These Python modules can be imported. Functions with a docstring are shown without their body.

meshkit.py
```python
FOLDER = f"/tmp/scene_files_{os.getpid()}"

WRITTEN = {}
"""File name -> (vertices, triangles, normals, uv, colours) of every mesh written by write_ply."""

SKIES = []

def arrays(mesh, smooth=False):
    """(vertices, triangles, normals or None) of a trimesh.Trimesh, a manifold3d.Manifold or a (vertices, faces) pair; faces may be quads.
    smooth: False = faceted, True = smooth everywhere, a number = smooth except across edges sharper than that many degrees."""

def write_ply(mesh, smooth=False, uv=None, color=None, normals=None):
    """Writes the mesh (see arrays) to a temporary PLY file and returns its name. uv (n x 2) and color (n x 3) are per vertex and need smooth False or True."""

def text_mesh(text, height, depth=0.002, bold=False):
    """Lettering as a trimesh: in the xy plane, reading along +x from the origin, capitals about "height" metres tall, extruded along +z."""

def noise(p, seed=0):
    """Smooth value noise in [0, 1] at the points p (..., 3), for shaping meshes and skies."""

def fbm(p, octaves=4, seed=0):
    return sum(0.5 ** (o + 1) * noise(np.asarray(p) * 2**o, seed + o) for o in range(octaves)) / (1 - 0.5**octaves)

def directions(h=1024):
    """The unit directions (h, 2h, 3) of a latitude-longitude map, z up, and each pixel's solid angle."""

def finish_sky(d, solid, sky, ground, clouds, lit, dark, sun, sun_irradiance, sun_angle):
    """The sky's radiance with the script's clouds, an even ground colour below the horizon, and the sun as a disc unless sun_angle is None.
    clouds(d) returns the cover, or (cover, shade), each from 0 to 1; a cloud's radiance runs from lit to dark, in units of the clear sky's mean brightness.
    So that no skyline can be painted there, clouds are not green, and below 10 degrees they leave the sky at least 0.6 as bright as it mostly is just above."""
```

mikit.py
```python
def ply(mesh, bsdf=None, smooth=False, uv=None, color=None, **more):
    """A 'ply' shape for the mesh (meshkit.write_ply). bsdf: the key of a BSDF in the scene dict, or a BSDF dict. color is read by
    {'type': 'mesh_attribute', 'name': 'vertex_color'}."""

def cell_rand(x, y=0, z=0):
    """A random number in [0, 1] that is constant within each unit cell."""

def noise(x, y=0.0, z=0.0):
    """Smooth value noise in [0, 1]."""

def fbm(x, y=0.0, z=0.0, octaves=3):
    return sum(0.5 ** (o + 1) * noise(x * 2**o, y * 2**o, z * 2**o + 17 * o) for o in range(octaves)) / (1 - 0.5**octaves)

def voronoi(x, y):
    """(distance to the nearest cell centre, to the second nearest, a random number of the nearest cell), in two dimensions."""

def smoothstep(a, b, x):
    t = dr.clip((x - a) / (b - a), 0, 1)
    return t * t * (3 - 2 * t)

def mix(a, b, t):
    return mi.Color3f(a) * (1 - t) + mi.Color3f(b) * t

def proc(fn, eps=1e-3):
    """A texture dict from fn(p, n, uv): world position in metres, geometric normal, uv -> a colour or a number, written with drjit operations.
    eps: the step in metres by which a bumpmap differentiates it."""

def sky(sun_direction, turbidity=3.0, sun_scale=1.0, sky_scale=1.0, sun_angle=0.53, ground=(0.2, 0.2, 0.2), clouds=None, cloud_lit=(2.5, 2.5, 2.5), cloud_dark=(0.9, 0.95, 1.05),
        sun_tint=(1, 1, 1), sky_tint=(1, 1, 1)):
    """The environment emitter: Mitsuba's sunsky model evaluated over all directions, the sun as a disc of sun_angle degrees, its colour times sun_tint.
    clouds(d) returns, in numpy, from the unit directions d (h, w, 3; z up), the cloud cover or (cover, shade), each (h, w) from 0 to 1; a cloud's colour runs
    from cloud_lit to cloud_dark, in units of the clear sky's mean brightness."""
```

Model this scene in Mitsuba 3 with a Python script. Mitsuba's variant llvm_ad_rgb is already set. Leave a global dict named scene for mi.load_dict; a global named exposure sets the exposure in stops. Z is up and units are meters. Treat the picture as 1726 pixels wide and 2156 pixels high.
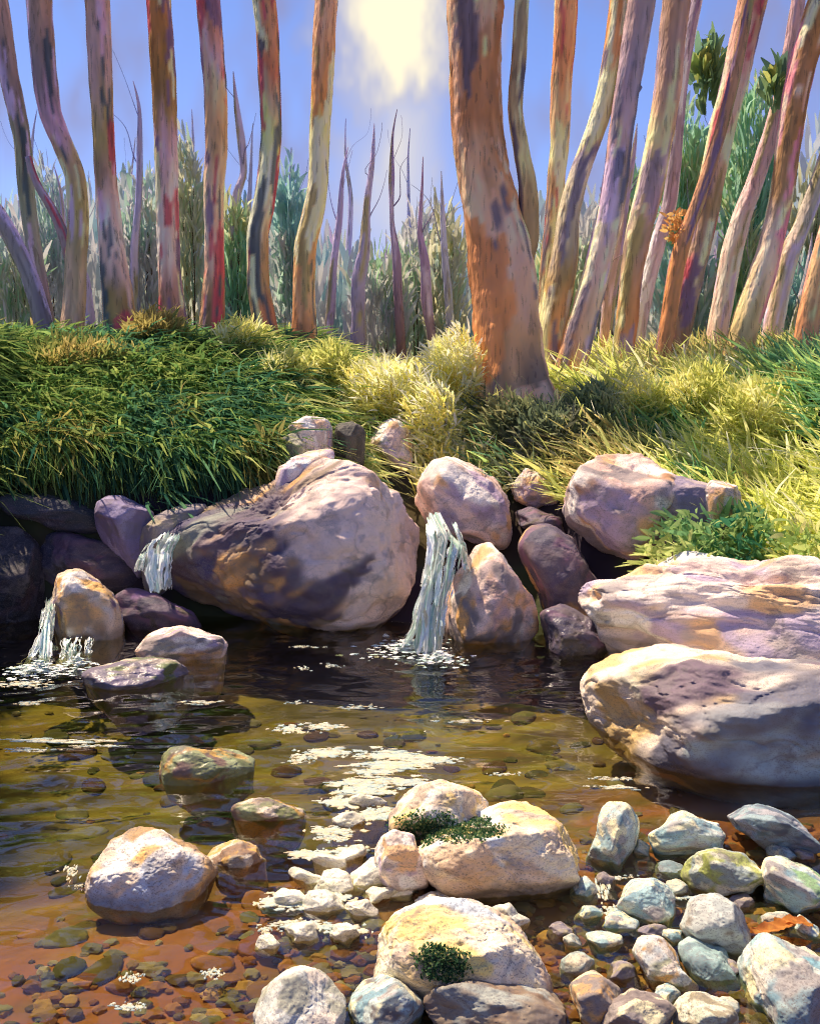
import math, random
import numpy as np, trimesh, drjit as dr, mitsuba as mi
import mikit, meshkit
from mikit import noise, fbm, smoothstep, mix
T = mi.ScalarTransform4f
scene, labels = {}, {}

# ------------------------------------------------------------------ camera, sky, exposure
FOCAL, CX, CY, PITCH, EYE = 2312.0, 863.0, 1078.0, math.atan(398 / 2312.0), 1.45
cp, sp = math.cos(PITCH), math.sin(PITCH)
scene['camera'] = {'type': 'perspective', 'fov_axis': 'y', 'fov': math.degrees(2 * math.atan(CY / FOCAL)), 'near_clip': 0.05, 'far_clip': 2000.0,
                   'to_world': T().look_at(origin=[0, 0, EYE], target=[0, cp, EYE - sp], up=[0, 0, 1])}
exposure = 2.3
SUN_AZ, SUN_EL = math.radians(-52), math.radians(62)          # azimuth from +y (the view) towards +x
SUN = [math.sin(SUN_AZ) * math.cos(SUN_EL), math.cos(SUN_AZ) * math.cos(SUN_EL), math.sin(SUN_EL)]


def clouds(d):
    az = np.degrees(np.arctan2(d[..., 0], d[..., 1]))
    el = np.degrees(np.arcsin(np.clip(d[..., 2], -1, 1)))
    streak = meshkit.fbm(np.stack([d[..., 0] * 26, d[..., 1] * 26, d[..., 2] * 9], -1), 3, 5)
    fine = meshkit.fbm(np.stack([d[..., 0] * 90, d[..., 1] * 90, d[..., 2] * 40], -1), 3, 9)
    lowr = np.where(el < 14.6, 4.9, 4.5)
    wid = 3.7 - 1.0 * np.clip((9.0 - el) / 9.0, 0, 1)
    r = np.hypot((az + 0.7) / wid, (el - 14.6) / lowr) + 0.9 * (streak - 0.5) + 0.6 * (fine - 0.5)
    glow = np.clip((1.30 - r) / 0.95, 0, 1)
    veil = np.clip((streak - 0.38) * 4.5, 0, 1) * np.clip(0.55 + 0.9 * (fine - 0.4), 0, 1)
    fall = np.clip(1 - np.hypot((az + .7) / 4.6, np.clip(9 - el, 0, None) / 17.0), 0, 1) * np.clip(.70 + 1.3 * (streak - .4), 0, 1) * (el < 14)
    cover = np.maximum(np.maximum(glow ** .7, .8 * fall), 0.8 * veil)
    shade = 1 - np.maximum(glow ** 1.2, .80 * fall)
    return cover, shade


scene['sky_light'] = mikit.sky(SUN, turbidity=3, sun_scale=1.0, sky_scale=0.93, sun_tint=(1.0, 0.96, 0.90), sky_tint=(0.74, 0.75, 1.06), sun_angle=1.0,
                               clouds=clouds, cloud_lit=(3.0, 2.7, 2.0), cloud_dark=(0.88, 0.82, 1.26), ground=(0.12, 0.11, 0.09))


# ------------------------------------------------------------------ helpers
def lin(c, gain=1.0):
    c = np.asarray(c, float) / 255.0
    return np.where(c <= 0.04045, c / 12.92, ((c + 0.055) / 1.055) ** 2.4) * gain


def at(px, py, depth):
    """the point that lies depth metres ahead of the eye where the photograph shows (px, py) of 1726 x 2156"""
    rx, ru = (px - CX) / FOCAL, (CY - py) / FOCAL
    d = np.array([rx, cp + ru * sp, -sp + ru * cp])
    return np.array([0, 0, EYE]) + d * (depth / d[1])


def water_depth(py):
    a = PITCH + math.atan((py - CY) / FOCAL)
    return EYE / math.tan(a)


def pix(P):
    q = P - np.array([0, 0, EYE])
    zc = q[:, 1] * cp - q[:, 2] * sp
    return CX + FOCAL * q[:, 0] / zc, CY - FOCAL * (q[:, 1] * sp + q[:, 2] * cp) / zc


def numbered(name):
    if name not in labels and name not in scene and not any(k.startswith(name + '__') for k in scene):
        return name
    i = 1
    while f'{name}_{i:03d}' in labels or f'{name}_{i:03d}' in scene:
        i += 1
    return f'{name}_{i:03d}'


def thing(name, label, cat, group=None):
    key = numbered(name)
    labels[key] = {'label': label, 'category': cat}
    if group:
        labels[key]['group'] = group
    return key


def put(key, v, f, col, bsdf, smooth=True):
    scene[key] = mikit.ply((np.asarray(v), np.asarray(f)), bsdf, smooth=smooth, color=np.clip(np.asarray(col), 0.002, 0.95))
    return key


def part(name, parent, v, f, col, bsdf, smooth=True):
    key = f'{parent}__{name}'
    i = 0
    while key in scene:
        i += 1
        key = f'{parent}__{name}_{i:03d}'
    return put(key, v, f, col, bsdf, smooth)


def struct(name, v, f, col, bsdf, kind='structure', label=None, smooth=True):
    put(name, v, f, col, bsdf, smooth)
    labels[name] = {'kind': kind}
    if label:
        labels[name]['label'] = label


def patches(P, pal, freq, seed, sharp=44.0, side=None):
    """colours in soft-edged dabs: every colour of the palette holds the places where its own noise is highest"""
    s = []
    for i, e in enumerate(pal):
        w = e[1] if not np.isscalar(e[0]) else 1.0
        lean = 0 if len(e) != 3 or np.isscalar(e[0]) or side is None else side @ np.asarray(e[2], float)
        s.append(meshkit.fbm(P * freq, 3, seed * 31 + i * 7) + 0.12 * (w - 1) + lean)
    s = np.exp(sharp * (np.array(s) - np.max(s, axis=0)))
    s /= s.sum(0)
    cols = np.array([lin(e[0] if not np.isscalar(e[0]) else e) for e in pal])
    return np.einsum('in,ic->nc', s, cols)


# ------------------------------------------------------------------ materials
VC = {'type': 'mesh_attribute', 'name': 'vertex_color'}


def rock_bump(p, n, uv):
    return fbm(p.x * 30 + p.z * 12, p.y * 30, p.z * 34 - p.x * 10, 3) + 0.35 * noise(p.x * 150, p.y * 150, p.z * 150)


def bark_bump(p, n, uv):
    return fbm(p.x * 60, p.y * 60, p.z * 9, 4) + .6 * fbm(p.x * 25, p.y * 25, p.z * 3, 3)


def soil_bump(p, n, uv):
    return fbm(p.x * 18, p.y * 18, p.z * 18, 4)


def rock_grain(p, n, uv):
    g = smoothstep(0.60, 0.72, noise(p.x * 330, p.y * 330, p.z * 330)) * 0.45
    l = smoothstep(0.58, 0.66, fbm(p.x * 11 + 3, p.y * 11, p.z * 11, 4)) * 0.35
    c = smoothstep(0.014, 0.003, dr.abs(fbm(p.x * 3, p.y * 3 + 9, p.z * 4, 4) - 0.5)) * 0.3
    return dr.minimum(g + l + c, 0.75)


def bark_furrow(p, n, uv):
    a = fbm(p.x * 75, p.y * 75, p.z * 7, 3)
    b = fbm(p.x * 30, p.y * 30, p.z * 4, 3)
    return dr.minimum(smoothstep(0.40, 0.28, a) * 0.4 + smoothstep(0.34, 0.26, b) * 0.2, 0.7)


def principled(color, rough, spec):
    return {'type': 'principled', 'base_color': color, 'roughness': rough, 'specular': spec}


GRAIN = {'type': 'rgb', 'value': [0.19, 0.165, 0.16]}
for key, rough, spec, scale in (('rock_surface', .65, .3, .0045), ('wet_rock', .4, .5, .0035)):
    scene[key] = {'type': 'bumpmap', 'arbitrary': mikit.proc(rock_bump, 2e-3), 'scale': scale,
                  'bsdf': {'type': 'blendbsdf', 'weight': mikit.proc(rock_grain), 'first': principled(VC, rough, spec), 'second': principled(GRAIN, rough + .1, spec * .6)}}
scene['bark'] = {'type': 'bumpmap', 'arbitrary': mikit.proc(bark_bump, 2e-3), 'scale': 0.016,
                 'bsdf': {'type': 'blendbsdf', 'weight': mikit.proc(bark_furrow), 'first': principled(VC, .8, .2), 'second': principled({'type': 'rgb', 'value': [.10, .075, .062]}, .9, .1)}}
scene['soil'] = {'type': 'bumpmap', 'arbitrary': mikit.proc(soil_bump, 2e-3), 'scale': 0.02, 'bsdf': {'type': 'principled', 'base_color': VC, 'roughness': 0.9, 'specular': 0.15}}
scene['leaf'] = {'type': 'principledthin', 'base_color': VC, 'roughness': 0.6, 'diff_trans': 1.0, 'spec_trans': 0.0, 'eta': 1.3}
scene['white_water'] = {'type': 'twosided', 'bsdf': {'type': 'principled', 'base_color': VC, 'roughness': 0.25, 'specular': 0.6}}
scene['water_veil'] = {'type': 'principledthin', 'base_color': VC, 'roughness': 0.3, 'diff_trans': 1.0, 'spec_trans': 0.06, 'eta': 1.33}
scene['foam_glint_film'] = {'type': 'principledthin', 'base_color': VC, 'roughness': 0.4, 'diff_trans': 0.6, 'spec_trans': 0.12, 'eta': 1.33}
scene['clear_water'] = {'type': 'thindielectric', 'int_ior': 1.33, 'ext_ior': 1.0, 'specular_transmittance': {'type': 'rgb', 'value': [0.64, 0.62, 0.42]}}


# ------------------------------------------------------------------ ground
def sstep(a, b, x):
    t = np.clip((x - a) / (b - a), 0, 1)
    return t * t * (3 - 2 * t)


def ground_z(x, y):
    x, y = np.asarray(x, float), np.asarray(y, float)
    wl, wr = sstep(-0.25, -0.85, x), sstep(0.5, 1.2, x)
    ye = 5.15 + 0.15 * wl - 0.40 * wr
    ye = ye - 4.0 * np.clip(-2.3 - x, 0, None) - 4.0 * np.clip(x - 2.1, 0, None)
    u = y - ye
    zl = np.interp(u, [-1, 0, .2, .38, 1.5, 3, 12, 60], [-.55, -.12, .55, .78, 1.27, 1.3, 1.22, 1.15])
    zc = np.interp(u, [-1, 0, .6, 1.3, 2, 3, 12, 60], [-.55, -.08, .40, .88, .98, 1.05, 1.12, 1.15])
    zr = np.interp(u, [-1, 0, .4, 2.0, 3, 12, 60], [-.55, .0, .32, 1.05, 1.12, 1.2, 1.15])
    z = zl * wl + zr * wr + zc * (1 - wl - wr)
    P = np.stack([x * 1.7, y * 1.7, 0 * x], -1)
    return z + 0.10 * (meshkit.fbm(P, 4, 3) - 0.5) * np.where(u > 0, 1, .5)


def grid(xs, ys, zf):
    X, Y = np.meshgrid(xs, ys)
    Z = zf(X, Y)
    v = np.stack([X, Y, Z], -1).reshape(-1, 3)
    nx, ny = len(xs), len(ys)
    i, j = np.meshgrid(np.arange(nx - 1), np.arange(ny - 1))
    a = (j * nx + i).ravel()
    return v, np.stack([a, a + 1, a + nx + 1, a + nx], -1)


gx = np.unique(np.concatenate([np.linspace(-3.4, 3.4, 110), np.linspace(-12, 12, 60), np.array([-500, -250, -120, -60, -30, -20, 20, 30, 60, 120, 250, 500.])]))
gy = np.unique(np.concatenate([np.linspace(4.4, 8.5, 80), np.linspace(-6, 14, 60), np.array([-400, -200, -60, -20, -10, 20, 30, 50, 90, 160, 300, 600.])]))
v, f = grid(gx, gy, ground_z)
struct('ground', v, f, patches(v, [((58, 50, 42), 1.2), (48, 50, 40), (74, 66, 44), ((62, 74, 46), 1.1), (52, 44, 56)], 2.3, 4), 'soil')


# ------------------------------------------------------------------ stream bed and its stones, water
def bed_z(x, y):
    d = -0.26 + 0.10 * sstep(4.2, 3.3, y - .2 * x) + 0.125 * sstep(3.25, 2.6, y - .35 * x) - 0.05 * sstep(-0.5, -1.2, x) * sstep(2.2, 3.0, y)
    return d + 0.05 * (meshkit.fbm(np.stack([x * 2.3, y * 2.3, 0 * x], -1), 4, 8) - 0.5)


v, f = grid(np.linspace(-3.6, 3.6, 150), np.linspace(-5, 5.7, 200), bed_z)
near = sstep(3.7, 2.9, v[:, 1] - 0.35 * v[:, 0])[:, None]
col = patches(v, [((150, 104, 70), 1.35), ((172, 116, 80), 1.15), ((128, 114, 62), 1.3), ((122, 92, 70), 1.0), ((116, 112, 76), 1.25), (182, 142, 84)], np.array([2.6, 5.0, 2.6]), 12) * near \
    + patches(v, [((138, 130, 66), 1.4), ((104, 100, 58), 1.2), (156, 146, 74), (104, 92, 66), (140, 122, 66)], np.array([1.8, 4.0, 2.0]), 13) * (1 - near)
struct('stream_bed', v, f, col, 'soil')


def water_z(x, y):
    a = 0.0050 * (meshkit.fbm(np.stack([x * 5 + 0.8 * y, y * 13, 0 * x], -1), 4, 21) - 0.5) * 2
    b = 0.0016 * np.sin(34 * y + 5 * np.sin(2.1 * x) + 6 * meshkit.noise(np.stack([x * 3, y * 3, 0 * x], -1), 5))
    ring = 0
    for (wx, wy, s) in ((0.10, 4.85, 1.0), (-1.72, 4.55, 0.8)):
        r = np.hypot(x - wx, (y - wy))
        ring = ring + s * 0.006 * np.sin(r * 46) * np.exp(-r * 2.6)
    return a + b + ring


v, f = grid(np.linspace(-3.4, 3.4, 420), np.concatenate([np.linspace(-4, 1.5, 30)[:-1], np.linspace(1.5, 5.6, 380)]), water_z)
struct('water', v, f, np.full((len(v), 3), 0.5), 'clear_water')

# ------------------------------------------------------------------ rocks
SPHERES = {}


def sphere(sub):
    if sub not in SPHERES:
        m = trimesh.creation.icosphere(subdivisions=sub)
        SPHERES[sub] = (np.array(m.vertices), np.array(m.faces))
    return SPHERES[sub]


def rock_mesh(poly, depth, thick, seed, sub=5, facets=10, lump=0.10, flat=2.4, hmin=.70):
    poly = np.asarray(poly, float)
    c = (poly.max(0) + poly.min(0)) / 2
    c = 0.5 * c + 0.5 * poly.mean(0)
    O = at(c[0], c[1], depth)
    ray = O - np.array([0, 0, EYE])
    ray /= np.linalg.norm(ray)
    right = np.cross(ray, [0, 0, 1]); right /= np.linalg.norm(right)
    up = np.cross(right, ray)
    q = O - np.array([0, 0, EYE])
    s = (q[1] * cp - q[2] * sp) / FOCAL
    loop = np.vstack([poly, poly[:1]])
    dense = np.vstack([a + (b - a) * np.linspace(0, 1, 40)[:-1, None] for a, b in zip(loop[:-1], loop[1:])]) - c
    hw, hh = np.abs(dense[:, 0]).max(), np.abs(dense[:, 1]).max()
    dense = dense / np.array([hw, hh])
    th, rr = np.arctan2(-dense[:, 1], dense[:, 0]), np.hypot(dense[:, 0], dense[:, 1])
    o = np.argsort(th)
    grid_t = np.linspace(-np.pi, np.pi, 361)
    R = np.interp(grid_t, th[o], rr[o], period=2 * np.pi)
    k = np.exp(-0.5 * (np.arange(-12, 13) / 5.0) ** 2); k /= k.sum()
    R = np.convolve(np.concatenate([R[-13:-1], R, R[1:13]]), k, 'valid')
    d, f = sphere(sub)
    rng = np.random.default_rng(seed)
    rho = np.hypot(d[:, 0], d[:, 1])
    n_ = (rho ** flat + np.abs(d[:, 2]) ** flat) ** (-1 / flat)
    scale = n_.copy()
    for _ in range(facets):
        m = rng.normal(size=3); m[2] = -abs(m[2]) * 1.2 if rng.random() < .75 else m[2]; m /= np.linalg.norm(m)
        h = rng.uniform(hmin, 0.96)
        dot = d @ m
        lim = np.where(dot > 0.05, h / np.maximum(dot, 0.05), 9)
        kk = 40.0
        scale = -np.log(np.exp(-kk * np.minimum(scale, 3)) + np.exp(-kk * np.minimum(lim, 3))) / kk
    size = R.mean() * s * math.sqrt(hw * hh)
    t = np.arctan2(d[:, 1], d[:, 0])
    Rt = np.interp(t, grid_t, R)
    Rt = R.mean() + (Rt - R.mean()) * sstep(0.0, .75, rho)            # round towards the poles
    loc = np.stack([np.cos(t) * rho * scale * Rt * hw * s, np.sin(t) * rho * scale * Rt * hh * s, d[:, 2] * scale * thick], -1)
    e = d / np.array([1, 1, 1])
    dis = lump * (meshkit.fbm(e * 1.6, 3, seed) - 0.5) * 2 + 0.05 * (meshkit.fbm(e * 5, 3, seed + 5) - 0.5) * 2
    if sub >= 6:
        dis = dis + 0.020 * (meshkit.fbm(e * 13, 3, seed + 7) - 0.5) * 2
    # ridged creases
    cr = np.abs(meshkit.fbm(e * 2.4, 3, seed + 9) - 0.5)
    dis = dis - 0.018 * np.exp(-(cr / 0.012) ** 2)
    loc = loc + d * (dis * min(size, thick * 1.6))[:, None]
    P = O + loc[:, :1] * right + loc[:, 1:2] * up + loc[:, 2:] * ray
    return P, f[:, ::-1], loc / size, size


def ell(cx, cy, rx, ry, rot=0.0, n=14, jag=0.08, seed=0):
    rng = np.random.default_rng(int(cx * 7 + cy * 13) + seed)
    t = np.arange(n) * 2 * np.pi / n
    k = 1 + jag * rng.uniform(-1, 1, n)
    x, y = np.cos(t) * rx * k, np.sin(t) * ry * k
    r = math.radians(rot)
    return np.stack([cx + x * math.cos(r) - y * math.sin(r), cy + x * math.sin(r) + y * math.cos(r)], -1)


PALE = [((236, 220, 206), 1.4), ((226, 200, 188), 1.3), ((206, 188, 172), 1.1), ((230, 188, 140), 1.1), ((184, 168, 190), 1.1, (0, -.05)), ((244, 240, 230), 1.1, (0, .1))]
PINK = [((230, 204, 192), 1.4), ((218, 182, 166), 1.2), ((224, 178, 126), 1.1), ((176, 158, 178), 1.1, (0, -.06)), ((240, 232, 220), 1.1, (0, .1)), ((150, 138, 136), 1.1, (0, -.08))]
GREYP = [((150, 140, 140), 1.3), ((128, 120, 128), 1.2), (172, 156, 140), (112, 108, 122), (150, 140, 112)]
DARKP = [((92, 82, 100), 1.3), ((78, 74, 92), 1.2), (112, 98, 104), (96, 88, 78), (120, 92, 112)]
BIG = [((236, 212, 198), 1.7, (.34, .26)), ((206, 160, 100), 1.7, (.06, .04)), ((140, 122, 104), 1.3, (0, 0)), ((92, 80, 96), 1.6, (-.13, -.07)), ((128, 108, 82), 1.25, (-.03, 0)), ((210, 170, 120), 1.2, (.02, .05)), ((78, 72, 100), 1.5, (-.12, -.10)), ((140, 144, 134), 1.2, (-.05, 0))]  # pale upper right and dark purple lower left: light and shade painted in
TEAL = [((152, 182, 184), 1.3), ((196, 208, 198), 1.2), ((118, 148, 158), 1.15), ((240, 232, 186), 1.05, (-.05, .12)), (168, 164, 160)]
OLIVE = [((132, 136, 92), 1.4), ((108, 116, 80), 1.2), (190, 152, 84), (150, 160, 120), (120, 98, 88)]
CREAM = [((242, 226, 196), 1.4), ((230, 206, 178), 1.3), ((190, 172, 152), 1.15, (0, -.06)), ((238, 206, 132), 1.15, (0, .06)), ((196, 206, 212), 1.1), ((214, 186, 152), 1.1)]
GOLD = [((226, 206, 180), 1.3), ((214, 170, 104), 1.2), (232, 226, 216), ((168, 138, 100), 1.0), (190, 196, 204)]

ROCKS, FEET = {}, []
_seed = [100]


def rock(ident, name, label, poly, depth, thick, pal, cat=None, group=None, stroke=0.0, stretch=2.0, freq=2.2, sub=5, bsdf='rock_surface', gain=1.06, rest=False, **kw):
    _seed[0] += 1
    s = _seed[0]
    pl = np.asarray(poly, float)
    b = pl[pl[:, 1].argmax()]
    if not rest and ground_z(*at(b[0], b[1], depth)[:2]) > -.06:                       # a rock of the bank stands where its foot meets the slope
        for t in np.arange(depth, depth + .7, .02):
            q = at(b[0], b[1] - 8, t)
            if q[2] < ground_z(q[0], q[1]):
                break
        depth = max(depth, min(t, depth + .6) + .15 * thick)
    P, f, loc, size = rock_mesh(poly, depth, thick, s, sub=sub, **kw)
    c0 = P.mean(0)
    floor = float(np.maximum(ground_z(c0[0], c0[1]), bed_z(c0[0], c0[1])))
    lo, hi = P[:, 2].min(), P[:, 2].max()
    drop = float(np.clip(lo - (floor - .02), 0, .28))                    # the foot reaches what it stands on
    z0 = lo + .5 * (hi - lo)
    P[:, 2] = np.where(P[:, 2] < z0, z0 - (z0 - P[:, 2]) * (1 + drop / max(z0 - lo, .01)), P[:, 2])
    a = math.radians(stroke)
    ca, sa = math.cos(a), math.sin(a)
    u, w = loc[:, 0] * ca + loc[:, 1] * sa, -loc[:, 0] * sa + loc[:, 1] * ca
    Q = np.stack([u / stretch, w, loc[:, 2]], -1) + s * 3.7
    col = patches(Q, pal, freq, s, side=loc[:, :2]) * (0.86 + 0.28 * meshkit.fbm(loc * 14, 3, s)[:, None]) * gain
    wet = sstep(.055, .015, P[:, 2] + .05 * (meshkit.fbm(P * 9, 3, s) - .5))[:, None]
    col = col * (1 - (.5 if size > .14 else .12) * wet) * (.93 + .14 * meshkit.noise(P * 170, s)[:, None])
    key = thing(name, label, cat or name, group)
    put(key, P, f, col, bsdf)
    ROCKS[ident] = (key, P, f)
    if c0[1] > 4.6 and ident != 'r10':
        FEET.append((c0[0], c0[1], np.ptp(P[:, 0]) / 2, np.ptp(P[:, 1]) / 2))
    return key


W = water_depth
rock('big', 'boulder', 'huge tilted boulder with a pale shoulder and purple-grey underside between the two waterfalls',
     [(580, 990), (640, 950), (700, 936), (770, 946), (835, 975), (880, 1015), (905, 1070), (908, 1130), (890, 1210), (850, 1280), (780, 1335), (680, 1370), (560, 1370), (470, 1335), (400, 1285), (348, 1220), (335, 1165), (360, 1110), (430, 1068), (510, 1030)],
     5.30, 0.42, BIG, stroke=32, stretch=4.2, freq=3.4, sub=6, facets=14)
rock('cap', 'rock', 'flat pinkish rock lying along the upper back of the huge tilted boulder', ell(640, 982, 75, 26, -22), 5.45, 0.14, PALE, sub=4, rest=True)
rock('b1', 'rock', 'small rounded pinkish rock on top of the huge boulder beside the grass', ell(655, 908, 50, 32), 5.75, 0.12, PALE, sub=4, rest=True)
rock('b1b', 'rock', 'grey-green rock tucked under the small pinkish rock by the grass', ell(622, 934, 30, 26), 5.68, 0.10, [(150, 148, 132), (132, 134, 122), (172, 166, 150)], sub=4, rest=True)
rock('b1c', 'rock', 'dark greenish stone in the shady gap between two pale top rocks', ell(735, 912, 34, 30), 5.85, 0.12, [(84, 84, 78), (70, 70, 66)], sub=4, rest=True)
rock('b2', 'rock', 'white rock with a lavender lower side below the sunlit cream grass',
     [(765, 920), (790, 888), (830, 880), (860, 895), (872, 930), (870, 975), (850, 1000), (810, 965), (775, 945)], 5.75, 0.16, PALE, sub=5)
rock('b4', 'boulder', 'pinkish white dome boulder standing directly over the middle waterfall',
     [(880, 1010), (905, 970), (955, 953), (1010, 968), (1050, 1000), (1070, 1050), (1078, 1110), (1062, 1165), (1000, 1160), (940, 1150), (900, 1110), (880, 1060)], 5.45, 0.26, PINK, stroke=-40, sub=5)
rock('b5', 'rock', 'small wedge-shaped beige rock in the gap between two pale boulders', [(1075, 1020), (1105, 985), (1135, 985), (1165, 1030), (1180, 1065), (1130, 1075), (1085, 1055)], 5.55, 0.14, PINK, sub=4)
rock('b6', 'boulder', 'large white-topped boulder with rusty streaks against the yellow-green grass',
     [(1172, 1010), (1195, 960), (1250, 932), (1310, 930), (1365, 950), (1410, 985), (1445, 1020), (1430, 1080), (1390, 1150), (1330, 1195), (1265, 1190), (1220, 1130), (1185, 1080)], 5.30, 0.30, PINK + [((176, 128, 92), 1.0)], stroke=-35, sub=5)
rock('b6b', 'rock', 'lavender grey slab running from the white-topped boulder into the grass', [(1380, 1000), (1440, 1005), (1500, 1020), (1490, 1065), (1420, 1075), (1370, 1050)], 5.20, 0.14, [(150, 138, 158), (176, 160, 160), (132, 122, 142)], sub=4, rest=True)
rock('b6c', 'rock', 'pale pink stone half sunk in the grass at the slab\'s end', ell(1520, 1042, 42, 32, 10), 5.12, 0.12, PINK, sub=4, rest=True)
rock('b8a', 'rock', 'dark grey slab wedged under the small beige rock', [(1075, 1075), (1120, 1065), (1180, 1090), (1200, 1130), (1150, 1135), (1095, 1110)], 5.35, 0.16, DARKP, sub=4)
rock('b8', 'boulder', 'dark grey boulder with an ochre patch in shade behind the pointed rock',
     [(1085, 1150), (1110, 1110), (1160, 1105), (1210, 1140), (1250, 1190), (1290, 1250), (1280, 1330), (1200, 1350), (1150, 1300), (1110, 1230)], 5.15, 0.22, DARKP + [((196, 158, 110), 0.95)], sub=5)
rock('b7', 'boulder', 'pointed grey and pink boulder beside the middle waterfall\'s foot',
     [(935, 1260), (960, 1200), (1000, 1155), (1030, 1143), (1065, 1165), (1095, 1205), (1120, 1255), (1135, 1310), (1120, 1370), (1030, 1385), (950, 1375), (925, 1320)], 5.02, 0.24, PINK + [((212, 164, 104), 1.1), ((126, 120, 126), 1.2)], stroke=-55, sub=5)
rock('b8c', 'rock', 'dark purple slab at the waterline between the pointed boulder and the pale ledge', [(1130, 1290), (1180, 1270), (1240, 1300), (1290, 1350), (1290, 1410), (1220, 1420), (1150, 1380)], 4.85, 0.22, DARKP, sub=5, bsdf='wet_rock')
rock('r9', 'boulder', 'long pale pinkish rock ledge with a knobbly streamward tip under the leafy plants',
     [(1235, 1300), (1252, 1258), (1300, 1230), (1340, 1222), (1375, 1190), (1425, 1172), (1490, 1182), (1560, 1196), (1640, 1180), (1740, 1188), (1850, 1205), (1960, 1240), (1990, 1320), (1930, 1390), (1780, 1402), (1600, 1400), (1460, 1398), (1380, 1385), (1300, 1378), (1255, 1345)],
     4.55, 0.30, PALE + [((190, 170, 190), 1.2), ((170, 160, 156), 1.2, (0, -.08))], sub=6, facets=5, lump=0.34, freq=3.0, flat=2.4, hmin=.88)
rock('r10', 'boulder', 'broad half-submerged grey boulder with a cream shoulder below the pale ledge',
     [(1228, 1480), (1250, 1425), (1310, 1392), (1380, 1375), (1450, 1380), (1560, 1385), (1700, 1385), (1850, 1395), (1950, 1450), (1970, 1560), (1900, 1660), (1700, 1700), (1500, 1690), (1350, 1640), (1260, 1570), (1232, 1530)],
     3.80, 0.60, [((226, 210, 190), 1.6, (-.16, .14)), ((132, 136, 142), 1.6, (.10, 0)), ((104, 104, 118), 1.6, (.12, -.08)), ((206, 176, 120), 1.1, (-.12, -.05)), ((176, 192, 186), 1.3, (-.04, 0)), ((112, 120, 112), 1.3, (.08, 0)), ((116, 100, 112), 1.2, (.12, -.05))], stroke=12, stretch=2.5, sub=6, facets=6, hmin=.86, flat=2.2)  # cream top-left and grey right lean paint light and shade into the stone
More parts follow.
